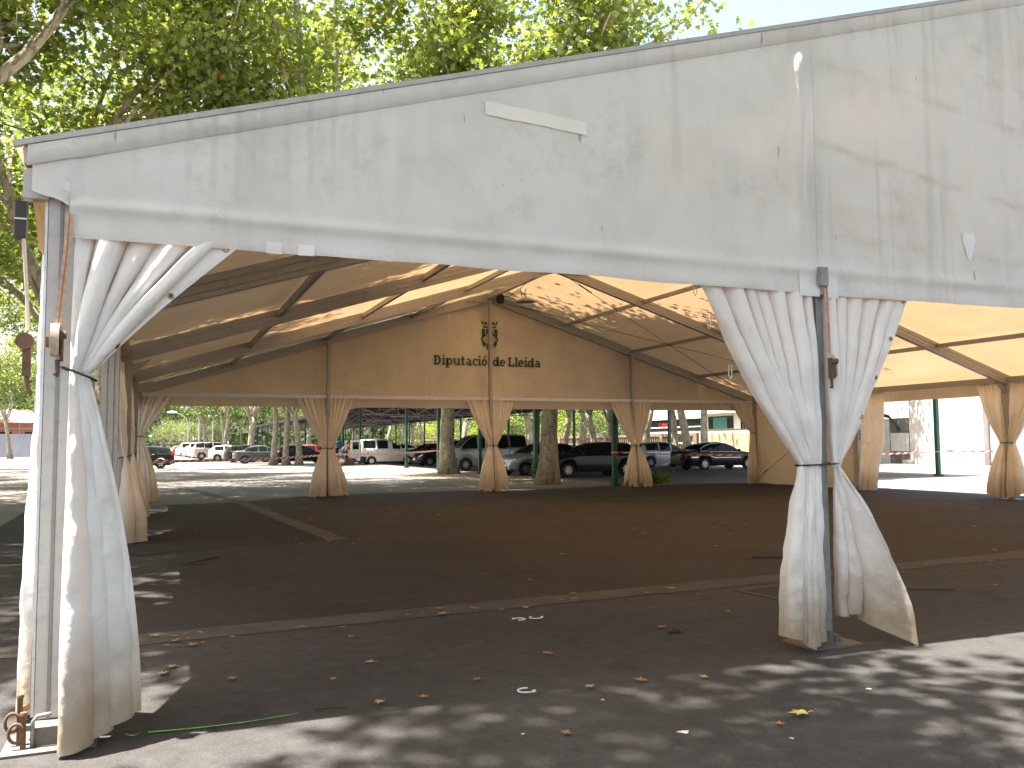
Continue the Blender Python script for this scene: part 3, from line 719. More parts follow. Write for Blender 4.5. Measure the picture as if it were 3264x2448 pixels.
for i in range(7): mb.box((5.160,-.115,1.965+i*.016), (.010,.03,.009))
mb.tube([(5.13,-.10,1.95),(5.135,-.10,1.91),(5.13,-.105,1.875),(5.118,-.105,1.88)], .010, 8); mb.build('ratchet', M['rust'], st)
mb = MB(); mb.box((5.085,-.095,2.70), (.07,.04,.14)); mb.build('bracket', M['steel'], st)

# stakes that pin the corner foot
for k, (x, y, h) in enumerate(((-.055,-.06,.26),(-.03,-.13,.19))):
    t = thing('ground_stake', ['tall rusty stake with a ring handle behind the corner foot plate', 'short rusty stake with a ring handle at the foot plate edge'][k], 'stake', (x,y,0), 0, 'stakes pinning the corner post')
    mb = MB(); mb.lathe([(0,h),(.016,h),(.018,h-.012),(.013,h-.02),(.013,0)], (x,y,0), 12); mb.build('shaft', M['rust'], t, angle=40)
    mb = MB(); mb.tube([(x-.03+.032*math.cos(q), y-.01, h*.5+.045*math.sin(q)) for q in [2*math.pi*i/16 for i in range(17)]], .008, 6); mb.build('ring', M['rust'], t, smooth=True)
t = thing('foot_bracket', 'bent steel pin holding the corner post to its plate', 'bracket', (.06,-.1,.1))
mb = MB(); mb.tube([(.01,-.13,.02),(.01,-.13,.14),(.03,-.13,.165),(.09,-.13,.17)], .010, 8); mb.build('pin', M['steel'], t, smooth=True)
mb = MB(); mb.box((.085,-.05,.055), (.16,.14,.10)); mb.build('block', M['plate_steel'], t)
mb = MB(); mb.box((.09,-.05,.012), (.42,.34,.010)); mb.build('plate', M['plate_steel'], t)

# things hanging under the roof
t = thing('ceiling_lamp', 'small grey floodlight hanging under the tent ridge', 'lamp', (10.45,17.9,5.9))
mb = MB()
for s in (-1, 1): mb.tube([(10.42+s*.09,17.9,6.02),(10.40+s*.05,17.9,5.83),(10.45+s*.06,17.9,5.70)], .014, 6)
mb.box((10.45,17.9,5.84), (.16,.03,.03)); mb.build('bracket', M['steel'], t)
mb = MB(); mb.lathe([(0,.06),(.17,.06),(.30,.0),(.30,-.03),(.0,-.03)], (10.48,17.9,5.64), 8); mb.build('housing', M['steel'], t)
t = thing('cable_coil', 'coil of black cable hung at the far gable peak', 'cable', (10.35,19.5,5.9))
mb = MB()
for k in range(7):
    mb.tube([(10.33+.02*k-.06+(.10+.01*(k % 3))*math.cos(q)*.55, 19.5+.02*(k % 2), 5.98+.17*math.sin(q)) for q in [2*math.pi*i/18 for i in range(19)]], .016, 6)
mb.build('loops', M['black'], t, smooth=True)
mb = MB(); mb.tube([(10.2,19.5,5.95),(10.18,19.45,5.83),(10.28,19.4,5.76),(10.36,19.45,5.82)], .008, 5); mb.build('loose_end', M['black'], t)
mb = MB(); mb.tube([(10.3,19.5,6.0),(10.35,18.8,5.93),(10.3,18.0,5.98),(10.2,17.2,6.02)], .009, 5); mb.build('lead', M['black'], t)
t = thing('junction_box', 'dark box mounted high on the street side of the tent corner', 'box', (-.17,.3,2.7))
mb = MB(); mb.box((-.165,.32,2.735), (.055,.09,.20)); mb.build('housing', M['black'], t)
mb = MB(); mb.box((-.165,.272,2.735), (.06,.006,.008)); mb.build('trim', M['alu'], t)
mb = MB(); mb.tube([(-.15,.3,2.63),(-.14,.3,2.5),(-.125,.3,2.3),(-.115,.28,2.12)], .010, 6); mb.build('hanging_strap', M['rope'], t)
mb = MB(); mb.box((-.115,.28,1.98), (.04,.04,.22)); mb.lathe([(0,-.03),(.045,-.03),(.045,.03),(0,.03)], (-.125,.27,2.06), 14, 'y'); mb.tube([(-.115,.28,1.88),(-.105,.28,1.80),(-.09,.27,1.77)], .012, 6); mb.build('ratchet', M['rust'], t)
# ------------------------------------------------------------------ plane trees
def bark(name, a, b, c, sc=1.):
    t = NT(name); v = t.obj()
    n1 = t.noise(v, 3.2*sc, 6, .6, stretch=(1, 1, .55), dist=.5); n2 = t.noise(v, 6.5*sc, 4, .6, stretch=(1, 1, .6), dist=.8)
    col = t.mix(t.ramp(n1, (.44, 0.), (.49, 1.)), a, b); col = t.mix(t.ramp(n2, (.54, 0.), (.58, 1.)), col, c)
    n3 = t.noise(v, 26*sc, 4, .7); col = t.mix(t.ramp(n3, (.55, 0.), (.75, .5)), col, tuple(x*.4 for x in a))
    return t.done(t.bsdf(col, .85, 0, .25, t.bump(t.math('ADD', n1, n3), .5, .03)))
M['bark'] = bark('plane_bark', (.27,.235,.18), (.36,.32,.25), (.19,.17,.115))
def leaf(name, a, b, c, odd=(.30,.10,.025), oddp=.994, tr=.45):
    t = NT(name); g = t.n('ShaderNodeNewGeometry').outputs['Random Per Island']
    col = t.ramp(g, (0., a), (.5, b), (.93, c), (oddp, c), (min(1., oddp+.006), odd))
    v = t.obj(); big = t.noise(v, .45, 3, .5)
    col = t.mix(t.ramp(big, (.35, 0.), (.65, .5)), col, tuple(x*y for x, y in zip(c, (1.15, 1.1, .9))))
    p = t.bsdf(col, .36, 0, .5); tl = t.n('ShaderNodeBsdfTranslucent'); t.l(t.mix(1., col, (1.65,1.62,.85), 'MULTIPLY'), tl.inputs['Color'])
    m = t.n('ShaderNodeMixShader'); m.inputs[0].default_value = tr; t.l(p, m.inputs[1]); t.l(tl.outputs[0], m.inputs[2])
    return t.done(m.outputs[0])
M['leaf'] = leaf('plane_leaf', (.085,.128,.028), (.130,.178,.039), (.185,.225,.055))
M['leaf_far'] = leaf('far_leaf', (.040,.072,.022), (.062,.105,.030), (.10,.15,.045), oddp=.996)
M['leaf_pale'] = leaf('pale_leaf', (.10,.15,.06), (.14,.19,.07), (.17,.21,.09), oddp=.997)
M['leaf_lime'] = leaf('lime_leaf', (.12,.17,.025), (.17,.22,.03), (.22,.25,.04), oddp=.997, tr=.5)
M['leaf_deep'] = leaf('deep_leaf', (.03,.065,.02), (.045,.085,.025), (.065,.11,.03), oddp=.999)

LEAF = [(0,0),(.16,.02),(.46,.12),(.24,.30),(.42,.62),(.14,.58),(0,1.0),(-.14,.58),(-.42,.62),(-.24,.30),(-.46,.12),(-.16,.02)]
SIMPLE = [(0,0),(.40,.32),(.20,.72),(0,1.),(-.20,.72),(-.40,.32)]
def leaves(mb, pts, size, rr, shape=LEAF, up=.5):
    k = len(shape); V = mb.v; F = mb.f; MM = mb.m; o = len(V)
    for p in pts:
        q = rr.uniform(0, 2*math.pi); nx, ny, nzv = rr.gauss(0, 1), rr.gauss(0, 1), rr.gauss(0, 1)+up*2
        l = math.sqrt(nx*nx+ny*ny+nzv*nzv)+1e-6; nx /= l; ny /= l; nzv /= l
        a = (math.cos(q), math.sin(q), 0.); d = a[0]*nx+a[1]*ny
        ax, ay, az = a[0]-nx*d, a[1]-ny*d, -nzv*d
        l = math.sqrt(ax*ax+ay*ay+az*az)+1e-6; ax /= l; ay /= l; az /= l
        bx, by, bz = ny*az-nzv*ay, nzv*ax-nx*az, nx*ay-ny*ax
        s = size*rr.uniform(.6, 1.25); f = rr.uniform(-.1, .35)
        for (u, w) in shape:
            h = f*abs(u)*s-.18*w*w*s
            V.append((p[0]+(bx*u+ax*w)*s+nx*h, p[1]+(by*u+ay*w)*s+ny*h, p[2]+(bz*u+az*w)*s+nzv*h))
        F.append(list(range(o, o+k))); MM.append(0); o += k
def branch(p, d, L, r0, r1, rr, n=6, wob=.12, lift=.10):
    pts = [Vector(p)]; d = Vector(d).normalized(); rad = [r0]
    for i in range(n):
        d = (d+Vector((rr.gauss(0, wob), rr.gauss(0, wob), rr.gauss(0, wob*.6)+lift))).normalized()
        pts.append(pts[-1]+d*(L/n)); rad.append(lerp(r0, r1, (i+1)/n))
    return pts, rad, d
def gen_tree(seed, H=14, tr=.30, fork=4.2, spread=.55, nleaf=9000, size=.19, limbs=5, sub=5, twig=4, sig=.34, lean=0, mats=None, shape=LEAF, low=0.):
    rr = random.Random(seed); mb = MB(); tips = []
    pts, rad, d = branch((0,0,-.05), (lean, 0, 1), fork+.05, tr*1.0, tr*.72, rr, 7, .05, .05)
    rad[0] = tr*1.55; rad[1] = tr*1.08
    mb.tube(pts, rad, 14); top = pts[-1]
    az = rr.uniform(0, 6.28)
    for i in range(limbs):
        a = az+2*math.pi*i/limbs+rr.uniform(-.35, .35); sp = spread*rr.uniform(.6, 1.25)
        base = pts[-1] if i % 2 == 0 else pts[-2].lerp(pts[-1], rr.uniform(.1, .9))
        dd = Vector((math.cos(a)*sp, math.sin(a)*sp, 1)); LL = (H-fork)*rr.uniform(.72, .98)
        p2, r2, _ = branch(base, dd, LL, tr*.50, tr*.09, rr, 9, .11, .05)
        mb.tube(p2, r2, 9)
        for j in range(sub):
            t = lerp(.22-low, .95, (j+.5*rr.random())/sub); t = max(.12, t); k = min(8, int(t*9)); b = p2[k].lerp(p2[k+1], t*9-k)
            a2 = a+rr.uniform(-1.6, 1.6); el = rr.uniform(-.25-low, .75)
            p3, r3, _ = branch(b, (math.cos(a2), math.sin(a2), el), LL*rr.uniform(.26, .48)*(1.15-t*.5), r2[k]*.55, .018, rr, 6, .17, .05)
            mb.tube(p3, r3, 6, cap=False)
            for w in range(twig):
                k3 = rr.randint(1, 6); q = p3[k3]
                p4, r4, _ = branch(q, (rr.gauss(0, 1), rr.gauss(0, 1), rr.gauss(.15, .7)), rr.uniform(.7, 1.7), .016, .006, rr, 3, .2, 0)
                mb.tube(p4, r4, 3, cap=False)
                tips += [(p4[1], .8), (p4[2], 1.), (p4[3], 1.)]
            tips += [(p3[k3], .7) for k3 in (4, 5, 6)]
        tips += [(p, 1.) for p in p2[6:]]
    tm = mb.build('trunk', M['bark'], smooth=True).data
    lb = MB(); P = []
    for i in range(nleaf):
        b, w = tips[rr.randrange(len(tips))]; s = sig*(1 if rr.random() < .8 else 1.9)
        if b.z < H*.62 and b.x*b.x+b.y*b.y < 3.2: continue         # bare inside the crown
        P.append((b.x+rr.gauss(0, s), b.y+rr.gauss(0, s), b.z+rr.gauss(0, s*.75)))
    leaves(lb, P, size, rr, shape)
    cm = lb.build('crown', mats or M['leaf']).data
    for o in [o for o in C.objects if o.name.split('.')[0] in ('trunk', 'crown') and o.parent is None]: bpy.data.objects.remove(o)
    return tm, cm
T = {}
T['a'] = gen_tree(1, 16.5, .30, 4.6, .60, 23000, .19, limbs=6, sub=6)
T['b'] = gen_tree(2, 17.5, .27, 5.0, .56, 20000, .19, limbs=5, sub=7)
T['c'] = gen_tree(3, 15.5, .26, 4.2, .68, 19000, .19, limbs=7, sub=5)
T['t'] = gen_tree(4, 19.5, .32, 8.6, .62, 21000, .21, limbs=7, sub=5)
T['u'] = gen_tree(14, 19.5, .32, 8.6, .62, 9800, .23, limbs=6, sub=5)
T['f'] = gen_tree(5, 14.5, .24, 4.6, .52, 6500, .30, limbs=5, sub=5, twig=3, sig=.5, mats=M['leaf_far'], shape=SIMPLE)
T['g'] = gen_tree(6, 13.0, .28, 3.6, .55, 6000, .30, limbs=5, sub=5, twig=3, sig=.5, mats=M['leaf_far'], shape=SIMPLE)
T['h'] = gen_tree(8, 13.5, .33, 4.0, .50, 3600, .24, limbs=4, sub=5, twig=3, sig=.45, shape=SIMPLE, lean=.06)   # thin crowns
T['s'] = gen_tree(9, 5.2, .08, 1.7, .75, 5200, .15, limbs=6, sub=5, twig=4, sig=.30, mats=M['leaf_pale'], shape=SIMPLE, low=.1)
T['l'] = gen_tree(12, 6.5, .10, 1.2, .75, 4200, .22, limbs=6, sub=5, twig=3, sig=.45, mats=M['leaf_lime'], shape=SIMPLE, low=.15)
T['d'] = gen_tree(13, 7.0, .12, 1.2, .75, 4600, .22, limbs=6, sub=5, twig=3, sig=.5, mats=M['leaf_deep'], shape=SIMPLE, low=.15)
def tree(kind, x, y, s=1., rz=0., label='', group=None, name='plane_tree', sz=None, sr=1.):
    t = thing(name, label, 'tree', (x, y, 0), rz, group); t.scale = (s, s, sz or s)
    for n, me in zip(('trunk', 'crown'), T[kind]): link(n, me, t)
    if sr != 1.:                                                 # slimmer stem below the fork
        st = [c for c in t.children if c.name.startswith('trunk')][0]; m2 = st.data.copy(); st.data = m2
        for v in m2.vertices:
            if v.co.z < 4.6: k = lerp(sr, 1., max(0, (v.co.z-3.)/1.6)); v.co.x *= k; v.co.y *= k
    return t
G1 = 'plane trees along the street side of the tent'
ST = 'plane tree with mottled trunk rising over the left eave of the tent'
for k, x, y, s, rz in (('a',-8.0,15.5,1.0,.4),('b',-2.3,22.5,1.12,2.0),('c',-2.1,31.5,1.25,4.1),('a',-2.0,41.0,1.2,1.0),('b',-2.9,50,1.,3.),
                       ('t',-3.6,6.6,1.0,5.0),('t',-4.0,11.5,1.05,3.1),('t',-3.9,17.2,1.1,1.3)):
    tree(k, x, y, s, rz, ST, G1)
tree('u', -3.4, -3.2, 1.0, .6, 'plane tree on the street side, behind the photographer, shading the front pavement')
tree('u', 3.0, -5.9, 1.0, 2.2, 'plane tree right behind the photographer, dappling the front pavement')
tree('u', 6.4, -11.0, 1.1, 2.2, 'plane tree farther behind the photographer, shading the front pavement')
tree('u', 7.4, -3.6, 1.0, 3.2, 'plane tree behind the photographer to the right of the front pavement')
tree('a', 5.86, 23.6, 1.3, 2.2, 'plane tree behind the tent, its trunk hidden by the left hourglass curtain', sr=.5)
tree('c', 11.6, 23.8, 1.3, 2.5, 'plane tree behind the tent, its trunk hidden by the middle hourglass curtain', sr=.45)
tree('a', 13.75, 35.0, 1.28, 2.5, 'thick mottled plane tree with flared foot in front of the silver minivan')
tree('b', 13.45, 22.9, 1.22, .9, 'plane tree with brown straight trunk between the silver and the black parked cars')
for i, (x, y, k, s, rz, lb) in enumerate(((8.5,60.2,'b',.92,1.,'slim plane tree with its foot against the side of the grey saloon'),(9.4,59.7,'a',.80,2.,'plane tree between the grey saloon and the dark hatchback'),
        (10.25,59.4,'c',.92,3.5,'plane tree trunk nearest to the left curtain knot, before the red cars'),
        (8.2,74.,'h',1.,.3,'leaning plane tree behind the grey saloon car'),(6.9,88,'f',1.,2.2,'bent plane tree behind the dark grey hatchback'),
        (7.6,95,'f',1.05,.7,'plane tree farther back along the car port'),(6.4,112,'g',1.,5.,'plane tree trunk beside the white hatchback'),(6.0,121,'f',1.,4.,'plane tree trunk above the white hatchback'))):
    tree(k, x, y, s, rz, lb, 'plane trees before the car port')
far = ('f','g','h')
RT = 'pale sunlit plane tree trunk in the row behind the car port'
for i, (x, y, k, s) in enumerate(((34,113,'g',1.05),(34,106.8,'h',1.15),(34.5,120.7,'f',1.),(34,127.8,'h',1.1),(34.4,140,'f',1.),(34,147,'g',1.),(34.2,154,'f',1.05),(34,91.7,'h',1.2),
        (34,70.8,'h',1.15),(35.5,73.5,'g',.95),(34,64,'h',.95),(34.2,60.8,'h',1.1),(34,57.6,'h',1.),(34,55.2,'g',.85),(34,50.6,'h',1.05),(34,46.1,'h',.95),(34.3,44.7,'h',1.),(34,42.6,'f',1.1))):
    tree(k, x, y, s, i*1.7, RT, 'plane trees behind the car port')
tree('c', 39.5, 39.5, 1.0, 1.0, 'plane tree hidden by the closed tent wall, its leaf shadow falling on the white building')
# garden trees beyond the boundary wall
for i in range(26):
    y = 84+i*4.3; x = 46+8*rnd.random()+(i % 3)*2
    k = 'l' if i % 2 else 'd'
    tree(k, x, y, rnd.uniform(.85, 1.35), rnd.uniform(0, 6), ['dark green garden tree beyond the boundary wall', 'bright lime green garden tree beyond the boundary wall'][i % 2], 'garden trees beyond the wall', 'garden_tree')
# young pale trees and the avenue at the far end of the car park
for i, (x, y, s) in enumerate(((3.6,132,1.25),(5.6,128,1.15),(7.6,126,1.05),(2.0,138,1.05))):
    tree('s', x, y, s*.9, i*2.1, 'small pale green young tree beyond the row of white cars', 'young trees at the end of the car park', 'young_tree')
for i in range(34):
    x = -62+i*3.6+rnd.uniform(-1, 1); y = 178+rnd.uniform(-14, 16)
    tree(('f','g')[i % 2], x, y, rnd.uniform(.95, 1.2), rnd.uniform(0, 6), 'tall tree in the green belt closing the far end of the car park', 'trees of the far green belt', 'park_tree')
for i, (x, y) in enumerate(((-6,140),(-2.4,150),(.4,146),(-9,128),(-13,152),(-16.5,120),(1.5,163),(-20,160),(-25,150),(-30,135))):
    tree(('g','f')[i % 2], x, y, 1.1, i*1.3, 'tall shade tree on the left of the far car park', 'shade trees left of the far car park', 'park_tree')
for i, (x, y) in enumerate(((-12.5,30),(-13,42),(-13.2,56),(-14,70),(-12,20))):
    tree(('c','a','b')[i % 3], x, y, 1., i*1.9, 'plane tree on the far side of the street left of the tent', 'plane trees across the street')
# undergrowth
def bush(name, label, cat, x, y, w, h, n, size, mat, seed):
    rr = random.Random(seed); t = thing(name, label, cat, (x, y, 0)); mb = MB(); P = []
    for i in range(14):
        a = rr.uniform(0, 6.28); e = Vector((x+math.cos(a)*w*rr.random(), y+math.sin(a)*w*.6*rr.random(), h*rr.uniform(.4, 1)))
        b = Vector((x+rr.gauss(0, w*.2), y+rr.gauss(0, w*.15), 0)); pts = [b.lerp(e, k/4)+Vector((0, 0, .05*math.sin(k))) for k in range(5)]
        mb.tube(pts, [.012,.01,.008,.006,.004], 4)
        for k in range(n//14): q = b.lerp(e, rr.uniform(.25, 1.)); P.append((q.x+rr.gauss(0, .09), q.y+rr.gauss(0, .09), max(.02, q.z+rr.gauss(0, .07))))
    mb.build('stems', M['bark'], t); lb = MB(); leaves(lb, P, size, rr, SIMPLE); lb.build('foliage', mat, t)
bush('weed', 'tall thin weed growing at the foot of a green post', 'plant', 14.3, 25.6, .55, .95, 420, .10, M['leaf_deep'], 3)
bush('fallen_branch', 'broken leafy branch lying on the ground behind the right hourglass curtain', 'branch', 17.1, 21.5, .80, .40, 230, .17, M['leaf'], 4)

# dark mass of trunks and leaves closing the view under the far crowns
rr = random.Random(31); mb = MB(); P = []
for i in range(9000):
    x = rr.uniform(-90, 110); P.append((x, 196+rr.gauss(0, 5)-abs(x)*.10, abs(rr.gauss(0, 3.4))+.2))
leaves(mb, P, 1.1, rr, SIMPLE, up=.1)
tag(mb.build('far_wood', M['leaf_deep']), 'dark band of shrubs closing the far end of the car park', 'wood', kind='stuff')
# ------------------------------------------------------------------ car port
M['green_paint'] = plain('green_paint', (.015,.085,.06), .45, .0, .25, 6)
M['corr'] = metal('corrugated_roof', (.022,.021,.02), .7, .1)
M['truss'] = metal('grey_truss_steel', (.50,.50,.51), .6, .2)
M['lamp_white'] = plain('lamp_cover', (.75,.75,.75), .4)
cp = thing('car_port', 'long open car port with dark corrugated roof on green posts', 'car port', (15, 20.8, 0))
Y0, Y1, XA, XB, ZE, ZR = 20.2, 142., 14.5, 30.6, 4.35, 4.9
mb = MB(); pitch = .22
def cr(u, v):
    x = lerp(XA, XB, u); z = ZE+(ZR-ZE)*(1-abs(2*u-1)); return x, z
nx = 60; rows = []
for y in (Y0, Y1):
    for i in range(nx+1):
        x, z = cr(i/nx, 0); rows.append((x, y, z+(.035 if i % 2 else 0)))
mb.add(rows, [(i, i+1, nx+2+i, nx+1+i) for i in range(nx)])
mb.build('roof', M['corr'], cp)
mb = MB()
for x in (XA-.04, XB+.04): mb.box((x, (Y0+Y1)/2, ZE-.06), (.05, Y1-Y0, .30))
mb.box(((XA+XB)/2, Y0-.03, ZE+.1), (XB-XA, .05, .2)); mb.build('fascia', M['corr'], cp)
for k in range(19):
    y = 20.8+6.6*k
    for x in (15., 30.):
        if (x == 30 and k in (1, 2)) or (x == 15 and k == 5): continue
        mb = MB(); mb.box((x, y, ZE/2-.02), (.15, .15, ZE-.06)); mb.box((x, y, .05), (.26, .26, .10)); mb.build('green_post', M['green_paint'], cp)
for k in range(0, 19, 2):
    y = 20.8+6.6*k; mb = MB(); zb = 3.75
    mb.bar((15, y, zb), (30, y, zb), .07, .07)
    for s in (-1, 1): mb.bar((22.5, y, ZR-.08), (22.5+s*7.5, y, ZE-.05), .07, .07)
    n = 10
    for i in range(n):
        xa, xb = 15+1.5*i, 15+1.5*(i+1); zt = lambda x: ZE+(ZR-ZE)*(1-abs(x-22.5)/7.5)-.1
        if i % 2 == 0: mb.bar((xa, y, zt(xa)), (xb, y, zb), .08, .08); mb.box((xb, y, zb+.02), (.42, .02, .16))
        else: mb.bar((xa, y, zb), (xb, y, zt(xb)), .08, .08)
        mb.bar((xb, y, zb), (xb, y, zt(xb)), .04, .04)
    mb.build('truss', M['truss'], cp)
mb = MB()
for x in (15.2, 18.7, 22.5, 26.2, 29.8): mb.box((x, (Y0+Y1)/2, ZE+(ZR-ZE)*(1-abs(x-22.5)/7.5)-.10), (.07, Y1-Y0, .12))
mb.build('roof_beam', M['corr'], cp)
for k, (x, y) in enumerate(((19,62),(20,75),(22,90))):
    mb = MB(); mb.box((x, y, 3.66), (2.4, .14, .09)); mb.build('tube_lamp', M['lamp_white'], cp)
mb = MB(); mb.box((18, 95, 3.95), (.2, 6, .55)); mb.build('fascia_board', M['truss'], cp)

# ------------------------------------------------------------------ walls and buildings
def masonry(name, a, b, sc=1., streak=.5):
    t = NT(name); p = t.pos(); c = t.mix(t.ramp(t.noise(p, 1.2*sc, 6, .65), (.35, 0.), (.7, 1.)), a, b)
    s = t.noise(p, 2.6*sc, 5, .65, stretch=(1, 1, .12)); c = t.mix(t.ramp(s, (.5, 0.), (.7, streak)), c, tuple(x*.35 for x in a))
    return t.done(t.bsdf(c, .9, 0, .2, t.bump(t.noise(p, 18*sc, 5), .2)))
M['render_white'] = masonry('white_render', (.42,.40,.385), (.50,.485,.465), .8, .35)
M['render_grey'] = masonry('grey_panel', (.34,.33,.32), (.42,.41,.40), 1., .15)
M['recess_grey'] = masonry('dark_grey_panel', (.10,.095,.09), (.14,.135,.13), 1., .2)
M['stain_wall'] = masonry('stained_render', (.42,.30,.20), (.55,.43,.31), 1., .75)
M['brick_brown'] = masonry('brown_brick', (.20,.145,.105), (.26,.19,.14), 2., .3)
M['cream'] = masonry('cream_render', (.62,.56,.47), (.70,.64,.55), .5, .1)
M['terracotta'] = masonry('terracotta_render', (.42,.16,.10), (.50,.20,.13), .8, .2)
M['tile'] = masonry('pale_roof_tile', (.50,.35,.27), (.60,.44,.35), 3., .1)
M['blue_grey'] = masonry('blue_grey_render', (.25,.27,.33), (.29,.31,.37), .8, .2)
M['dark_glass'] = plain('dark_glass', (.015,.018,.02), .08, 0, .3)
M['green_glass'] = plain('green_blind', (.05,.16,.14), .3)
M['sign_red'] = plain('red_sign', (.65,.03,.03), .4)
M['pinkish'] = masonry('old_pinkish_render', (.48,.40,.38), (.60,.52,.49), .7, .3)

def wall_thing(name, label, mat, a, b, h, th=.25, z=0, cat='wall', top=None):
    mb = MB(); a = Vector((*a, z+h/2)); b = Vector((*b, z+h/2)); mb.bar(a, b, th, h)
    o = thing(name, label, cat, ((a.x+b.x)/2, (a.y+b.y)/2, 0)); mb.build('wall_face', mat, o)
    if top: mb = MB(); d = Vector((0, 0, h/2+.06)); mb.bar(a+d, b+d, th+.12, .12); mb.build('coping', top, o)
    return o
w = wall_thing('stained_wall', 'low rain-stained wall with brown runs behind the dark blue saloon', M['stain_wall'], (42,46), (42,54.6), 2.15)
w = thing('brick_wall', 'brown brick garden wall with openwork panels behind the trees', 'wall', (42, 80, 0))
mb = MB()
for k in range(15):
    y0 = 54.8+k*5.2
    mb.box((42, y0+.25, 1.1), (.45, .5, 2.2)); mb.box((42, y0+2.85, .35), (.24, 4.7, .7)); mb.box((42, y0+2.85, 2.05), (.30, 4.7, .22))
    for r in range(2):
        mb.box((42, y0+2.85, .78+.68*r+.52), (.22, 4.7, .09))
        for i in range(13): mb.box((42, y0+.72+i*.37, .78+.68*r+.22), (.20, .13, .50))
mb.build('brickwork', M['brick_brown'], w)
w = thing('white_building', 'white rendered building with peeling base at the right behind a green post', 'building', (44.6, 32.5, 0))
mb = MB(); mb.box((48, 32.5, 3.2), (8, 5.2, 6.4)); mb.build('wall', M['render_white'], w)
mb = MB(); mb.box((48.4, 24.8, 3.0), (8, 10, 6.0)); mb.build('annex', M['pinkish'], w)
mb = MB(); mb.box((44.4, 38.3, 1.42), (.6, 3.0, 2.84)); mb.build('low_wall', M['render_white'], w)
mb = MB(); mb.box((44.42, 35.9, 1.42), (.6, 1.7, 2.9)); mb.build('recess', M['recess_grey'], w)
mb = MB(); mb.box((44.10, 35.95, 1.35), (.1, 1.45, 1.15)); mb.build('cabinet', M['render_white'], w)
mb = MB()
for k in range(5): mb.tube([(44.0,37.6,3.1+.05*k),(44.0,36.7,2.9+.04*k),(44.02,36.2,2.5),(44.05,36.1-.06*k,2.1)], .03, 5)
mb.build('cable', M['black'], w)
mb = MB(); mb.box((44.4, 33, .12), (.7, 5.6, .24)); mb.build('plinth', M['pinkish'], w)

w = thing('cream_building', 'cream building with green-blinded window and slatted opening above the stained wall', 'building', (60, 68, 0))
mb = MB(); mb.box((62, 68, 5), (11, 13.5, 10)); mb.build('wall', M['cream'], w)
mb = MB(); mb.box((56.38, 72.0, 2.0), (.5, 6.8, .18)); mb.box((56.2, 68, 4.75), (.8, 13.6, .5)); mb.build('ledge', M['cream'], w)
mb = MB(); mb.box((56.47, 71.6, 3.5), (.10, 4.4, 1.35)); win = mb.build('window', M['dark_glass'], w)
mb = MB(); mb.box((56.40, 71.6, 3.45), (.06, 2.4, 1.2)); mb.build('blind', M['green_glass'], win)
mb = MB()
for i in range(7): mb.box((56.45, 68.0-.42*i, 3.35), (.12, .2, 1.25))
mb.build('louvre', M['dark_glass'], w)
mb = MB(); mb.box((56.46, 64.0, 3.35), (.10, 1.4, 1.25)); mb.build('window', M['dark_glass'], w)
w = thing('boundary_railing', 'pinkish parapet panels behind the stained wall', 'parapet', (52, 60, 0))
mb = MB()
for i in range(8): mb.box((52, 52+i*2.4, 2.0), (.12, 2.34, 1.2))
mb.build('panel', M['pinkish'], w); mb = MB(); mb.box((51.95, 60.4, 2.64), (.1, 19, .06)); mb.build('rail', M['black'], w)

w = thing('shop_building', 'white flat-roofed shop with dark window band and red letters', 'building', (62, 87, 0))
mb = MB(); mb.box((66, 88, 5.7), (12, 18, 2.9)); mb.box((66, 88, 1.35), (12, 18, 2.7)); mb.build('wall', M['render_white'], w)
mb = MB(); mb.box((66, 88, 3.45), (11.5, 17.5, 1.6)); mb.build('glazing', M['dark_glass'], w)
mb = MB(); mb.box((59.9, 88, 3.28), (.1, 18, .10)); mb.box((59.9, 88, 2.62), (.3, 18, .22)); mb.box((59.8, 93, 3.2), (.15, .25, 1.9)); mb.build('rail', M['lamp_white'], w)
number('C ARVEL', (59.85, 88.4, 3.40), .62, (R(90), 0, R(-90)), 'sign_lettering', M['sign_red'], None)
sg = [o for o in C.objects if o.name == 'sign_lettering'][0]; sg.parent = w; sg.location = (59.85-62, 88.1-87, 3.40)
w = thing('white_house', 'small white block seen between two pale trunks above the brick wall', 'building', (60, 116, 0))
mb = MB(); mb.box((63, 116, 2.6), (6, 9, 5.2)); mb.build('wall', M['render_white'], w)
mb = MB(); mb.box((63, 116, 5.3), (6.4, 9.4, .25)); mb.build('roof', M['cream'], w)
mb = MB(); mb.box((59.97, 114, 3.4), (.08, 1.4, 1.2)); mb.build('window', M['dark_glass'], w)
w = thing('pale_building', 'pale building rising behind the low wall with the grey cabinet', 'building', (53, 43, 0))
mb = MB(); mb.box((54, 42, 3.6), (9, 11, 7.2)); mb.build('wall', M['render_white'], w)
mb = MB(); mb.box((54, 42, 7.3), (9.4, 11.4, .25)); mb.build('roof_edge', M['cream'], w)
mb = MB(); mb.box((49.46, 44.5, 4.6), (.1, 1.4, 1.3)); mb.build('window', M['dark_glass'], w)

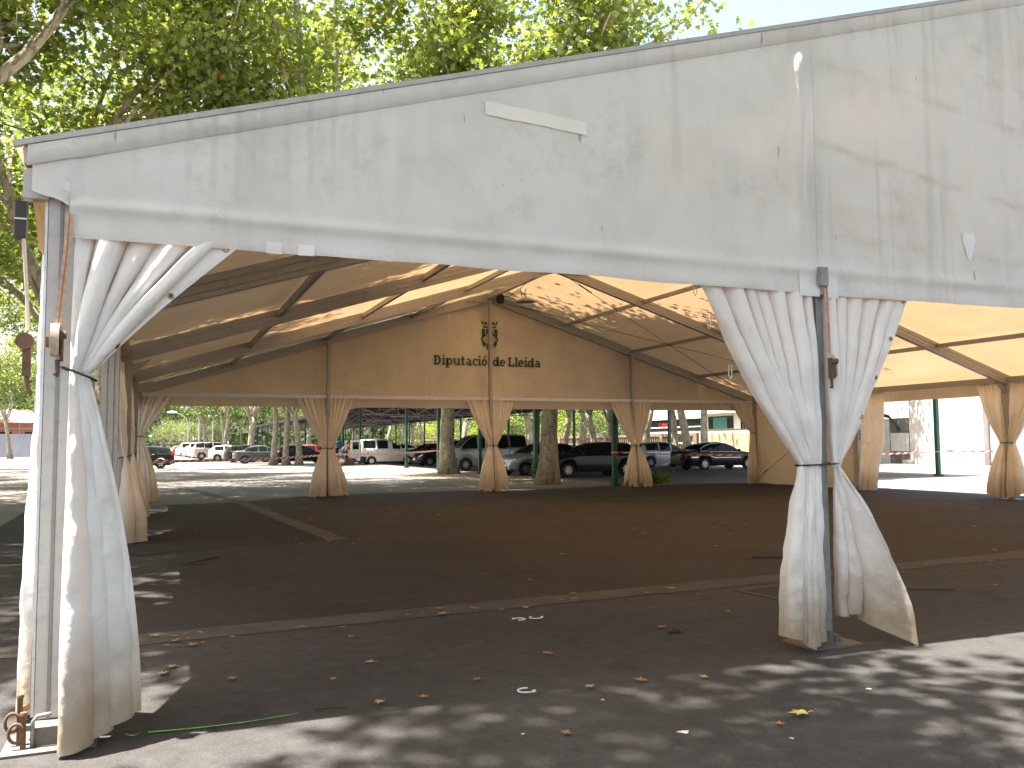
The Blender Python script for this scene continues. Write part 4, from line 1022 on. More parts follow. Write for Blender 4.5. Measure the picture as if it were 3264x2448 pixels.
w = thing('orange_building', 'long terracotta building with pale tiled roof far left of the tent', 'building', (-26, 150, 0))
mb = MB(); mb.box((-26, 156, 2.7), (44, 10, 5.4)); mb.build('wall', M['terracotta'], w)
mb = MB(); mb.add([(-48.5,150.4,5.3),(3-7,150.4,5.3),(-4,156,7.6),(-48.5,156,7.6),(-4,162,5.3),(-48.5,162,5.3)], [(0,1,2,3),(3,2,4,5),(1,4,2),(0,3,5)]); mb.build('roof', M['tile'], w)
for i in range(9): mb = MB(); mb.box((-45+i*4.6, 150.95, 3.45), (2.8, .1, .8)); mb.build('window', M['dark_glass'], w)
mb = MB(); mb.box((-26, 150.9, 4.4), (44, .12, .18)); [mb.box((-42.5+i*4.6, 150.88, 2.6), (.16, .16, 5.0)) for i in range(9)]; mb.build('drainpipe', M['render_grey'], w)
wall_thing('street_wall', 'blue-grey rendered wall in front of the terracotta building', M['blue_grey'], (-48, 140), (-9, 136.5), 3.35, .3)

# ------------------------------------------------------------------ street lamps
def lamp(x, y, h, dx, label):
    t = thing('street_lamp', label, 'street lamp', (x, y, 0), 0, 'street lamps of the far car park')
    mb = MB(); mb.tube([(x,y,0),(x,y,h*.72)]+[(x+dx*(1-math.cos(q)), y, h*.72+h*.28*math.sin(q)) for q in [R(15*i) for i in range(1, 7)]], [.09]*2+[.06]*6, 8); mb.build('pole', M['alu'], t, smooth=True)
    mb = MB(); mb.lathe([(0,.16),(.16,.13),(.26,.05),(.28,-.02),(0,-.05)], (0,0,0), 14)
    mb.v = [(x+dx*1.08+p[0]*2.6, y+p[1]*1.6, h+p[2]*1.6) for p in mb.v]; mb.build('lamp_head', M['lamp_white'], t, smooth=True)
lamp(4.6, 122, 6.0, -1.9, 'street lamp with bowed arm, its white head nearest to the left curtain')
lamp(5.6, 112, 6.3, -1.5, 'street lamp with bowed arm, the higher white head further right')
lamp(7.6, 118, 7.5, .9, 'pale lamp pole rising through the small young trees')

# ------------------------------------------------------------------ barrier tape
M['tape_red'] = plain('red_tape', (.62,.03,.025), .4); M['tape_white'] = plain('white_tape', (.78,.77,.76), .4)
def tape(label, pts, w=.075, sag=.04, tw=2., knot=()):
    t = thing('barrier_tape', label, 'barrier tape', pts[0][:2]+(0,), 0, 'red and white barrier tapes')
    mb = MB(); s = 0
    for a, b in zip(pts, pts[1:]):
        a = Vector(a); b = Vector(b); L = (b-a).length; n = max(4, int(L/.19)); d = (b-a).normalized(); side = d.cross(Vector((0,0,1))).normalized()
        def at(k, e, sh):
            f = max(0, min(1, (k+sh)/n)); q = math.sin(f*L*tw*.35+s)*1.1*min(1, tw); p = a.lerp(b, f)-Vector((0,0,sag*L*.25*math.sin(math.pi*f)))
            return p+(Vector((0,0,1))*math.cos(q)+side*math.sin(q))*(w/2*e)
        for k in range(n):
            mb.cur = (k//1) % 2
            mb.add([at(k, -1, 0), at(k+1, -1, 0), at(k+1, 1, .9), at(k, 1, .9)], [(0,1,2,3)])
        s += 1.7
    mb.build('ribbon', [M['tape_red'], M['tape_white']], t)
    for p in knot:
        mb = MB()
        for k in range(3): mb.cur = k % 2; mb.tube([(p[0]+.10*math.cos(q), p[1]+.10*math.sin(q), p[2]-.02+.02*k) for q in [2*math.pi*i/12 for i in range(13)]], .016, 5)
        mb.cur = 0; mb.tube([(p[0]-.06,p[1]-.11,p[2]),(p[0]-.02,p[1]-.13,p[2]-.12),(p[0]+.07,p[1]-.12,p[2]-.24)], .012, 4)
        mb.build('knot', [M['tape_red'], M['tape_white']], t)
tape('long red and white tape from the far left corner past the white van', [(.12,19.9,1.07),(7.2,30.1,1.08),(15,40.9,1.10)], .085, .02, .35, [(15,40.9,1.1)])
tape('thin twisted tape end between the green post and the thick tree', [(15,40.9,1.1),(13.5,35.3,1.12)], .07, .03, 3.)
tape('red and white tape tied to a green post, crossing the dark blue saloon', [(15.02,20.7,1.15),(20.1,20.1,1.0)], .06, .03, 2.5, [(15.,20.8,1.14)])
tape('red and white tape crossing in front of the white building on the right', [(20.3,19.9,1.02),(30,20.2,1.03),(40,16.5,1.05)], .07, .03, 2.5, [(30,20.2,1.03)])

# ------------------------------------------------------------------ bags, crate
def bag(x, y, r, h, mat, label, seed):
    t = thing('plastic_bag', label, 'bag', (x, y, 0), 0, 'shopping bags on the ground behind the van')
    mb = MB()
    mb.grid(lambda u, v: ((x+(r*math.sin(math.pi*min(v*1.15, 1))**.6*(1+.25*nz(math.cos(u*6.283)*1.5, math.sin(u*6.283)*1.5, seed+v*3))+.005)*math.cos(u*6.283), y+(r*math.sin(math.pi*min(v*1.15, 1))**.6*(1+.25*nz(math.cos(u*6.283)*1.5, math.sin(u*6.283)*1.5, seed+v*3))+.005)*math.sin(u*6.283), h*v+.01)), 24, 14)
    mb.build('sack', mat, t, smooth=True)
    mb = MB(); mb.tube([(x-.06,y,h*.92),(x-.05,y,h*1.12),(x+.04,y,h*1.14),(x+.06,y,h*.92)], .012, 5); mb.build('handle', mat, t)
M['bag_green'] = plain('green_bag', (.10,.55,.10), .4); M['bag_white'] = plain('white_bag', (.72,.74,.76), .4); M['bag_blue'] = plain('blue_bag', (.10,.25,.36), .4); M['bag_orange'] = plain('orange_bag', (.72,.38,.18), .5)
for i, (x, y, r, h, m, l) in enumerate(((12.05,55.6,.24,.42,'bag_green','bright green plastic bag at the left of the heap behind the van'),(12.45,55.5,.22,.36,'bag_orange','orange and white bag in the heap behind the van'),(12.62,55.7,.22,.5,'bag_white','white plastic bag in the heap behind the van'),(12.85,55.9,.2,.55,'bag_blue','blue plastic bag next to the crate behind the van'))):
    bag(x, y, r, h, M[m], l, i*3)
M['crate'] = plain('brown_case', (.12,.05,.035), .5)
t = thing('suitcase', 'small brown case standing behind the open van', 'suitcase', (13.15,55.3,0))
mb = MB(); mb.box((13.15,55.3,.26), (.62,.26,.48)); mb.build('shell', M['crate'], t)
mb = MB(); mb.tube([(13.03,55.3,.50),(13.04,55.3,.56),(13.26,55.3,.56),(13.27,55.3,.50)], .014, 5); mb.build('handle', M['black'], t)
mb = MB()
for s in (-.2, .2): mb.box((13.15+s,55.165,.26), (.04,.012,.46))
mb.build('strap', M['black'], t)
# ------------------------------------------------------------------ cars
def paint(name, col, rough=.28, met=.0, coat=1.):
    t = NT(name); v = t.obj()
    c = t.mix(t.ramp(t.noise(v, 3, 5, .6), (.4, 0.), (.75, .35)), col, tuple(x*.8+.012 for x in col))
    return t.done(t.bsdf(c, rough, met, .3, None, Coat_Weight=coat*.2, Coat_Roughness=.10))
PT = {'black': paint('black_car_paint', (.012,.012,.014)), 'blue': paint('night_blue_paint', (.006,.009,.018), .25, .2), 'silver': paint('silver_paint', (.42,.43,.45), .35, .6),
      'grey': paint('grey_paint', (.10,.105,.115), .3, .5), 'white': paint('white_paint', (.72,.72,.70)), 'beige': paint('beige_silver_paint', (.42,.38,.33), .35, .4),
      'red': paint('red_paint', (.42,.02,.025)), 'green': paint('dark_green_grey_paint', (.05,.06,.06), .3, .3), 'pearl': paint('pearl_silver_paint', (.55,.55,.55), .35, .3)}
M['glass'] = plain('car_glass', (.012,.016,.017), .06, 0, .2, spec=.3)
M['tyre'] = plain('tyre_rubber', (.018,.018,.018), .85)
M['rim'] = plain('alloy_rim', (.46,.47,.48), .3, .8)
M['hubcap'] = plain('hubcap', (.58,.58,.58), .4, .2)
M['headlight'] = plain('headlight_glass', (.60,.62,.63), .12, .3)
M['taillight'] = plain('taillight_red', (.45,.015,.02), .2)
M['plate'] = plain('number_plate', (.72,.72,.70), .5)
M['trim'] = plain('dark_trim', (.025,.025,.027), .6)
M['chrome'] = plain('chrome_strip', (.60,.60,.60), .2, .9)
M['amber'] = plain('amber_light', (.65,.18,.03), .25)

PROF = {
 'hatch': ([(0,.78),(.012,1.0),(.035,1.12),(.10,1.36),(.18,1.44),(.40,1.49),(.50,1.46),(.58,1.36),(.74,1.00),(.80,.95),(.92,.83),(.97,.70),(1,.52)], [(.13,.33),(.35,.52),(.54,.70)], .93),
 'estate': ([(0,.72),(.012,.98),(.03,1.06),(.085,1.34),(.14,1.41),(.38,1.46),(.48,1.44),(.55,1.36),(.69,1.00),(.75,.95),(.90,.83),(.97,.68),(1,.50)], [(.08,.22),(.24,.41),(.43,.56),(.565,.66)], .92),
 'sedan': ([(0,.72),(.012,.96),(.05,1.03),(.15,1.05),(.27,1.33),(.34,1.42),(.46,1.46),(.54,1.41),(.60,1.30),(.71,.99),(.77,.95),(.91,.82),(.97,.68),(1,.50)], [(.19,.40),(.42,.555),(.57,.68)], .93),
 'suv': ([(0,.9),(.012,1.2),(.03,1.28),(.06,1.68),(.10,1.80),(.40,1.83),(.55,1.80),(.60,1.70),(.70,1.25),(.75,1.18),(.92,1.05),(.98,.90),(1,.65)], [(.07,.24),(.26,.42),(.44,.62)], 1.16),
 'van': ([(0,.9),(.006,1.45),(.02,1.74),(.06,1.82),(.44,1.84),(.52,1.78),(.56,1.68),(.60,1.60),(.75,1.08),(.80,1.0),(.93,.88),(.98,.72),(1,.52)], [(.05,.27),(.30,.49),(.57,.73)], 1.10),
 'minibus': ([(0,1.0),(.006,1.5),(.02,1.84),(.06,1.94),(.30,1.97),(.62,1.95),(.70,1.88),(.88,1.22),(.93,1.08),(.97,.92),(1,.58)], [(.04,.24),(.26,.46),(.48,.62),(.65,.83)], 1.16),
}
def car(kind, color, L, Wd, x, y, rz, label, wheel=.31, wb=(.19,.81), group=None, rim='rim', spokes=5, detail=1, rails=False, plates=(0,1), hscale=1., name='parked_car', glassy=None, belt=None, moulding=None):
    prof, wins, zb = PROF[kind]; hw = Wd/2; P = PT[color]; zb *= hscale
    t = thing(name, label, 'van' if kind in ('van','minibus') else 'car', (x, y, 0), rz, group)
    xw = [(f-.5)*L for f in wb]; AR = wheel+.06
    zt = lambda f: smooth_interp(prof, f)*hscale
    def widthf(f):
        e = min(1, f/.05) if f < .5 else min(1, (1-f)/.10)
        return hw*(.80+.20*math.sin(min(1, max(0, e))*math.pi/2))
    def sect(f):
        X = (f-.5)*L; w = widthf(f); top = zt(f); sill = .24 if .06 < f < .94 else .30
        zl = sill
        for c in xw:
            d = abs(X-c)
            if d < AR: zl = max(zl, wheel+math.sqrt(AR*AR-d*d))
        b = min(zb+.05*(f < .3), top-.015); h = top-b
        zl = min(zl, b-.12)
        ins = .30*h
        pts = [(w*.955, zl), (w, lerp(zl, b, .38)), (w*.995, lerp(zl, b, .72)), (w*.965, b-.015), (w*.945, b),
               (w*.93-ins*.55, b+h*.5), (w*.91-ins, b+h*.88), (w*.80-ins*1.05, top-.012*min(1, h*4)-.002), (w*.40, top+.012), (0, top+.02)]
        return X, pts
    fs = sorted(set([0, .004, .012, .025, .045]+[i/46 for i in range(3, 44)]+[.955, .975, .988, .996, 1.0]+[(c/L+.5)+s*AR/L*k for c in xw for s in (-1, 1) for k in (1.001, .985, .93, .8, .6, .3)]+[c/L+.5 for c in xw]))
    mb = MB(); n = 10; rows = []
    for f in fs:
        X, pts = sect(f)
        if f == 0: X += .0
        row = [(X, -p[0], p[1]) for p in pts]+[(X, p[0], p[1]) for p in pts[-2::-1]]
        rows += row
    k = 2*n-1
    mb.add(rows, [(i*k+j, (i+1)*k+j, (i+1)*k+j+1, i*k+j+1) for i in range(len(fs)-1) for j in range(k-1)]+[list(range(k)), list(range((len(fs)-1)*k, len(fs)*k))[::-1]])
    mb.build('body', P, t, local=True, angle=38, recalc=True)
    mb = MB(); mb.box((0,0,.36), (L*.90, Wd*.74, .30)); mb.build('chassis', M['trim'], t, local=True)
    def surf(f, q, side, off=.006):
        X, pts = sect(f); q = max(0, min(8.999, q)); i = int(q); a, b = pts[i], pts[i+1]; u = q-i
        py, pz = lerp(a[0], b[0], u), lerp(a[1], b[1], u); ny, nzv = (b[1]-a[1]), -(b[0]-a[0]); l = math.hypot(ny, nzv)+1e-6
        return (X, side*(py+ny/l*off), pz+nzv/l*off)
    def patch(nm, mat, f0, f1, q0, q1, sides=(-1, 1), off=.006, nu=8, nv=3, parent=t):
        for s in sides:
            mb = MB(); mb.grid(lambda u, v: surf(lerp(f0, f1, u), lerp(q0, q1, v), s, off), nu, nv)
            mb.build(nm, mat, parent, local=True, smooth=True, recalc=False)
    G = M['glass']
    for (a, b) in wins: patch('side_window', G, a, b, 4.15, 6.05)
    # windscreen and rear window across the width
    seg = [f for f, z in prof]
    def across(nm, f0, f1, mat=G, off=.008, q0=6.7):
        mb = MB()
        def fn(u, v):
            q = lerp(-1, 1, v); s = -1 if q < 0 else 1; f = lerp(f0, f1, u)
            X, pts = sect(f); p = surf(f, lerp(8.99, q0, abs(q)), s, 0); g = (zt(f+.004)-zt(f-.004))/(.008*L); l = math.hypot(1, g)
            return (p[0]-g/l*off, p[1], p[2]+1/l*off)
        mb.grid(fn, 8, 12); mb.build(nm, mat, t, local=True, smooth=True)
    WS = {'hatch': (.565,.735), 'estate': (.545,.685), 'sedan': (.575,.705), 'suv': (.60,.695), 'van': (.60,.745), 'minibus': (.71,.875)}[kind]
    RW = {'hatch': (.042,.095), 'estate': (.036,.082), 'sedan': (.16,.265), 'suv': (.034,.058), 'van': (.008,.018), 'minibus': (.008,.018)}[kind]
    across('windscreen', *WS); across('rear_window', *RW)
    # wheels
    for i, c in enumerate(xw):
        for s in (-1, 1):
            yy = s*(hw-.10); mb = MB(); r = wheel; w = .10
            mb.lathe([(r*.60, -w), (r*.93, -w), (r, -w*.7), (r, w*.7), (r*.93, w), (r*.60, w)], (c, yy, r), 28, 'y')
            ty = mb.build('wheel', M['tyre'], t, local=True, angle=40)
            mb = MB(); o = yy+s*(w-.018)
            mb.lathe([(r*.66, 0), (r*.60, s*.012), (r*.56, -s*.03)], (c, o, r), 28, 'y'); mb.lathe([(0, s*.012), (r*.15, s*.012), (r*.17, -s*.01)], (c, o, r), 14, 'y')
            if spokes:
                for q in range(spokes):
                    a = 2*math.pi*q/spokes+.3; mb.bar((c, o, r), (c+math.cos(a)*r*.60, o, r+math.sin(a)*r*.60), .022, r*(.9/spokes+.06), up=(-math.sin(a), 0, math.cos(a)))
            else: mb.lathe([(0, s*.020), (r*.45, s*.014), (r*.60, 0)], (c, o, r), 24, 'y')
            mb.build('rim', M[rim], ty, local=True, angle=40)
            if spokes: mb = MB(); mb.lathe([(0, -s*.035), (r*.60, -s*.035)], (c, o, r), 20, 'y'); mb.build('brake_disc', M['trim'], ty, local=True)
    # lamps, bumpers, grille, plates, mirrors
    if kind in ('van', 'minibus', 'suv'): patch('taillight', M['taillight'], .001, .014, 2.1, 3.9, off=.012)
    else: patch('taillight', M['taillight'], .002, .05, 2.55, 3.8, off=.010)
    patch('headlight', M['headlight'], .925, .988, 2.5, 3.9, off=.010)
    X1 = L/2; X0 = -L/2
    if kind == 'minibus': patch('turn_signal', M['amber'], .975, .996, 1.6, 2.3, off=.012); patch('bumper', M['trim'], .90, .999, .0, 1.4, off=.012)
    elif moulding: patch('moulding', M[moulding], .05, .14, 1.5, 1.75, off=.01); patch('moulding', M[moulding], .30, .70, 1.56, 1.70 if moulding == 'chrome' else 1.8, off=.012)
    if kind == 'van': patch('bumper', M['trim'], .0, .10, .0, 1.0, off=.02); patch('bumper', M['trim'], .93, 1., .0, 1.2, off=.02)
    mb = MB(); mb.box((X1-.01, 0, .60), (.04, Wd*.34, .11)); mb.box((X1+.004, 0, .36), (.04, Wd*.6, .10)); mb.build('grille', M['trim'], t, local=True)
    mb = MB(); mb.box((X1+.022, 0, .62), (.02, .09, .09)); mb.build('badge', M['chrome'], t, local=True)
    mb = MB(); mb.box((X1+.030, 0, .46), (.02, .48, .11)); mb.build('number_plate', M['plate'], t, local=True)
    mb = MB(); mb.box((X0-.012, 0, .80 if kind != 'van' else .62), (.02, .48, .11)); mb.build('number_plate', M['plate'], t, local=True)
    for s in (-1, 1):
        f = WS[1]-.03; p = surf(f, 4.3, s, .09); mb = MB()
        mb.lathe([(0,-.10),(.055,-.09),(.07,0),(.055,.09),(0,.10)], (0,0,0), 10, 'y'); mb.v = [(p[0]+v[0]*.8, p[1]+v[1], p[2]+.03+v[2]*1.1) for v in mb.v]
        mb.build('mirror', P if color not in ('white', 'silver') or kind != 'minibus' else M['black'], t, local=True, smooth=True)
    if detail:
        for (a, b) in list(zip(wins, wins[1:])):
            m = (a[1]+b[0])/2; patch('door_seam', M['trim'], m-.0015, m+.0015, .35, 4.1, off=.004, nu=1, nv=8)
            patch('door_handle', P if color != 'white' else M['trim'], m-.040, m-.010, 3.28, 3.5, off=.022, nu=2, nv=2)
    if rails or kind == 'estate':
        for s in (-1, 1):
            mb = MB(); mb.tube([surf(lerp(.13, .50, i/8), 7.1, s, .05 if 0 < i < 8 else .0) for i in range(9)], .014, 6); mb.build('roof_rail', M['trim'] if color != 'blue' else M['chrome'], t, local=True)
    if belt:
        pts = [surf(lerp(.17, .69, i/20), 4.12 if True else 0, -1, .012) for i in range(21)]
        for s in (-1, 1):
            mb = MB(); mb.tube([surf(lerp(.17, .69, i/20), 4.08, s, .010) for i in range(21)], .008, 5)
            mb.tube([surf(lerp(.18, .66, i/20), 6.15, s, .010) for i in range(21)], .008, 5); mb.build('chrome_strip', M['chrome'], t, local=True)
    return t
PI = math.pi
car('estate', 'black', 4.40, 1.76, -.55, 55.75, PI+.03, 'black estate car with five-spoke wheels on the pale road at the far left', spokes=5, wheel=.32)
car('sedan', 'grey', 4.55, 1.80, 8.55, 67.4, .0, 'dark grey saloon parked nose under the car port beside a slim trunk', spokes=10, wheel=.32)
car('hatch', 'green', 4.30, 1.78, 8.05, 72.6, .0, 'dark grey-green hatchback left of the grey saloon', spokes=7, wheel=.32)
car('hatch', 'white', 3.95, 1.72, 7.1, 80.9, .0, 'small white hatchback with red tail lamp between the beige off-roader and the dark hatchback', spokes=6)
car('suv', 'beige', 4.75, 1.88, 6.45, 92.5, .03, 'beige-silver off-road car ending the row of white cars', wheel=.38, spokes=6, rails=True)
W5 = 'cars in the far left row'
for i, (x, y, k, c, lb) in enumerate(((6.0,100,'suv','white','white off-road car just beyond the beige off-roader'),(5.6,106,'hatch','pearl','pale silver hatchback squeezed between the white off-road car and the white van'),(5.5,112,'van','white','white van in the far row of parked cars'),
        (5.1,119,'hatch','white','white hatchback near the far end of the row'),(4.9,127,'hatch','red','red hatchback near the far end of the row'),(4.7,135,'hatch','pearl','pale silver hatchback last but one before the end of the far row'),(4.6,144,'estate','grey','dark grey car ending the far row'))):
    car(k, c, 4.3, 1.78, x, y, .02, lb, detail=0, group=W5)
car('hatch', 'black', 4.10, 1.75, 11.1, 63.6, .0, 'black hatchback half hidden by two slim trunks', spokes=5)
car('hatch', 'red', 4.00, 1.72, 13.1, 70.4, .0, 'red hatchback behind the slim trunks next to the black hatchback', spokes=5)
car('estate', 'red', 4.30, 1.75, 14.4, 76., .0, 'red estate car deeper in the shade of the car port', spokes=5)
car('suv', 'blue', 4.40, 1.80, 16.6, 68.4, .0, 'dark blue tall car behind the left hourglass curtain', spokes=5)
car('hatch', 'grey', 4.20, 1.78, 16.0, 62.8, .0, 'grey hatchback whose tail lamp shows behind the bare-chested man', spokes=5)
car('hatch', 'black', 4.20, 1.78, 18.6, 50.6, PI, 'black hatchback with white plate facing out right of the white van', spokes=5)
car('hatch', 'black', 4.20, 1.78, 22.2, 64.6, PI, 'black hatchback in the shade behind the bonnet of the white van', spokes=5)
car('estate', 'black', 4.50, 1.78, 23.2, 70.5, PI, 'black estate car deep in the shade of the car port', spokes=5)
car('hatch', 'white', 4.20, 1.78, 29.0, 86., PI, 'white car with sunlit roof behind the black cars', spokes=5)
car('sedan', 'white', 4.40, 1.78, 27.6, 95., PI, 'farther white saloon behind the black cars', spokes=5)
car('van', 'white', 4.3, 1.80, 28.4, 78.5, PI, 'white van standing deep under the car port', spokes=0, rim='hubcap')
car('minibus', 'silver', 4.80, 1.90, 17.55, 40.2, PI, 'silver passenger minibus parked behind the thick plane tree', wheel=.33, wb=(.19,.795), spokes=7)
car('hatch', 'silver', 4.00, 1.70, 17.1, 31.9, PI+.17, 'small silver hatchback with dark grille between two green posts', wheel=.30, wb=(.18,.80), spokes=5)
car('estate', 'black', 4.75, 1.80, 18.15, 28.75, PI, 'black estate car with eight-hole wheels in front of the silver hatchback', wheel=.32, wb=(.205,.80), spokes=8)
car('hatch', 'pearl', 4.25, 1.75, 21.9, 34.9, PI, 'pale grey car roof showing behind the black estate car', spokes=5)
car('hatch', 'pearl', 4.25, 1.75, 28.05, 38.4, .0, 'pale silver three-door hatchback with red tail lamp behind the right hourglass curtain', wheel=.32, wb=(.19,.80), spokes=8)
car('sedan', 'blue', 4.75, 1.80, 28.15, 33.3, .0, 'dark blue saloon with chrome window line before the stained wall', wheel=.32, wb=(.225,.80), spokes=9, belt=True, moulding='chrome')
# the small white van with its rear doors open
v = car('van', 'white', 4.15, 1.72, 16.15, 56.9, .0, 'small white panel van with both rear doors swung open', wheel=.29, wb=(.195,.84), rim='hubcap', spokes=0, moulding='trim', name='white_van')
mb = MB(); mb.box((-2.083, 0, 1.12), (.02, 1.40, 1.22)); mb.build('load_opening', M['trim'], v, local=True)
for s, an in ((-1, 2.05), (1, -2.2)):
    d = bpy.data.objects.new('rear_door', None); C.objects.link(d); d.parent = v; d.location = (-2.09, s*.80, 0)
    a = Vector((-math.cos(.35), s*math.sin(.35)*1.0, 0)) if s < 0 else Vector((-math.cos(.15), s*math.sin(.15), 0))
    m = Matrix((a, Vector((-a.y, a.x, 0)), Vector((0,0,1)))).transposed()
    mb = MB(); mb.box(m @ Vector((.40,0,1.12)), (.78,.05,1.30), m); q = mb.build('door_panel', PT['white'], None)
    bpy.data.objects.remove(d); q.name = 'rear_door'; q.parent = v; q.location = (-2.09, s*.80, 0)
    for sg in (-1, 1):
        mb = MB(); mb.box(m @ Vector((.40,.03*sg,1.38)), (.50,.012,.52), m); mb.build('door_window', M['glass'], q, local=True)
    mb = MB(); mb.box(m @ Vector((.70,-.035,.95)), (.05,.03,.14), m); mb.build('handle', M['trim'], q, local=True)
# ------------------------------------------------------------------ the man behind the van
M['skin'] = plain('skin', (.42,.22,.14), .55, var=.08); M['trousers'] = plain('dark_trousers', (.022,.024,.03), .85, bump=.3); M['hair'] = plain('dark_hair', (.016,.012,.010), .7)
M['shoe'] = plain('dark_shoe', (.02,.018,.016), .6)
def skin_mesh(name, verts, edges, radii, mat, parent, root=0, sub=2):
    me = bpy.data.meshes.new(name); me.from_pydata([tuple(v) for v in verts], edges, [])
    ob = link(name, me, None)
    md = ob.modifiers.new('s', 'SKIN'); md.use_smooth_shade = True
    for i, r in enumerate(radii):
        r = r if hasattr(r, '__len__') else (r, r); me.skin_vertices[0].data[i].radius = r
    me.skin_vertices[0].data[root].use_root = True
    ob.modifiers.new('u', 'SUBSURF').levels = sub
    bpy.context.view_layer.update()
    m2 = bpy.data.meshes.new_from_object(ob.evaluated_get(bpy.context.evaluated_depsgraph_get()))
    bpy.data.objects.remove(ob); m2.materials.clear(); m2.materials.append(mat)
    m2.polygons.foreach_set('use_smooth', [True]*len(m2.polygons))
    return link(name, m2, parent)
man = thing('person', 'bare-chested man in dark trousers leaning into the back of the white van', 'person', (13.25, 57.05, 0), .25)
# faces +x, bent a little forward, arms reaching into the van
V = [(0,0,.95),(.02,0,1.08),(.06,0,1.24),(.12,0,1.40),(.17,0,1.47),(.215,0,1.53),(.255,0,1.62),(.265,0,1.70),
     (.125,.19,1.41),(.22,.26,1.20),(.42,.20,1.10),(.49,.18,1.09), (.125,-.19,1.41),(.24,-.25,1.19),(.44,-.18,1.12),(.51,-.16,1.11),
     (.31,0,1.60),(.325,0,1.625)]
E_ = [(0,1),(1,2),(2,3),(3,4),(4,5),(5,6),(6,7),(3,8),(8,9),(9,10),(10,11),(3,12),(12,13),(13,14),(14,15),(6,16)]
Rd = [(.15,.12),(.145,.105),(.165,.11),(.155,.10),(.06,.06),(.058,.062),(.085,.095),(.07,.078),.068,.048,.034,.032,.068,.048,.034,.032,.045,.02]
V = V[:17]; Rd = Rd[:17]
for s, (hx, hy, hz) in ((1, V[11]), (-1, V[15])):                # palms with five bent fingers
    b = len(V); hand = 11 if s > 0 else 15
    V.append((hx+.06, hy, hz-.01)); E_.append((hand, b)); Rd.append((.036,.018))
    for k, ln in enumerate((.062,.075,.08,.072)):
        o = len(V); yy = hy+s*(.027-.018*k); V += [(hx+.095, yy, hz-.012), (hx+.095+ln*.55, yy, hz-.03), (hx+.095+ln*.8, yy, hz-.06)]
        E_ += [(b, o), (o, o+1), (o+1, o+2)]; Rd += [.0095, .0085, .0075]
    o = len(V); V += [(hx+.03, hy+s*.035, hz-.01), (hx+.065, hy+s*.058, hz-.03)]; E_ += [(hand, o), (o, o+1)]; Rd += [.011, .009]
skin_mesh('body', V, E_, Rd, M['skin'], man)
V = [(0,0,.97),(0,.095,.90),(.05,.11,.50),(-.02,.12,.10),(0,-.095,.90),(.03,-.11,.50),(-.06,-.12,.10),(.01,0,1.03)]
skin_mesh('trousers', V, [(0,1),(1,2),(2,3),(0,4),(4,5),(5,6),(0,7)], [(.165,.13),(.105,.10),(.078,.078),(.065,.065),(.105,.10),(.078,.078),(.065,.065),(.155,.125)], M['trousers'], man)
for s, x in ((1, -.02), (-1, -.06)):
    mb = MB(); mb.grid(lambda u, v: (x-.06+.27*u, s*.12+(.045*math.sin(math.pi*min(1, u*.8+.15)))*math.cos(math.pi*v), .09*(1-.55*u)*math.sin(math.pi*v)), 10, 8); mb.build('shoe', M['shoe'], man, local=True, smooth=True)
mb = MB(); mb.lathe([(0,.115),(.05,.105),(.085,.06),(.098,0),(.095,-.05),(.08,-.07)], (0,0,0), 18)
mb.v = [(.243+p[0]*1.02-.012, p[1]*.86, 1.69+p[2]*.9-.25*max(0, p[0])*0) for p in mb.v]; mb.build('hair', M['hair'], man, local=True, smooth=True)
mb = MB(); mb.lathe([(0,.03),(.012,.02),(.018,0),(.012,-.02),(0,-.028)], (0,0,0), 8)
# ------------------------------------------------------------------ small things on the ground
def dry(name, a): return plain(name, a, .75, var=.3, scale=20)
LM = [dry('leaf_ochre', (.30,.16,.05)), dry('leaf_brown', (.24,.12,.05)), dry('leaf_tan', (.34,.25,.13))]
def fallen_leaf(mat, seed, sc=1.):
    rr = random.Random(seed); mb = MB(); k = len(LEAF); vs = []
    lift = [rr.uniform(.0, .25) for _ in range(k)]
    for (u, w), l in zip(LEAF, lift): vs.append((u*.15*sc, (w-.45)*.15*sc, .014+.10*sc*l*abs(u)+.02*sc*abs(w-.45)*rr.random()))
    vs.append((0, 0, .012)); mb.add(vs, [(i, (i+1) % k, k) for i in range(k)])
    mb.tube([(0,-.07*sc,.013),(.01,-.105*sc,.02),(.02,-.13*sc,.012)], .0022, 4)
    return mb.build('fallen_leaf', mat)
protos = [fallen_leaf(LM[i % 3], i) for i in range(6)]
meshes = [p.data for p in protos]
for p in protos: bpy.data.objects.remove(p)
rl = random.Random(5)
spots = [(.83,1.86,.9),(1.01,.77,.8),(.62,1.1,.8),(.66,1.25,.8),(2.9,2.42,1.),(2.86,2.18,1.),(3.22,2.28,.8),(3.4,2.15,.8),(5.35,2.45,1.),(4.35,2.6,.8),(4.3,.95,.9),(1.9,.82,.8),(3.1,.55,.9),(3.35,-.32,1.),(3.0,-.30,.8),(3.75,-.4,.7),(4.9,.15,.7),
         (1.75,-.1,.8),(1.6,.5,.6),(2.5,-1.0,.7),(6.7,.9,.9),(7.3,1.6,.9),(6.9,-.4,.9),(5.9,-1.2,.8)]
spots += [(rl.uniform(-1.2, 9), rl.uniform(-2.6, 2.6), rl.uniform(.35, .8)) for _ in range(26)]
spots += [(rl.uniform(1, 18), rl.uniform(3, 18), rl.uniform(.5, 1.05)) for _ in range(75)]
spots += [(rl.uniform(-6, 14), rl.uniform(18, 42), rl.uniform(.7, 1.2)) for _ in range(50)]
spots += [(rl.gauss(3.15, .25), rl.gauss(8.5, .25), rl.uniform(.4, .8)) for _ in range(14)]+[(lerp(.2, 10, q), lerp(2.22, 2.72, q)+rl.gauss(-.12, .12), rl.uniform(.4, .9)) for q in [rl.random() for _ in range(26)]]
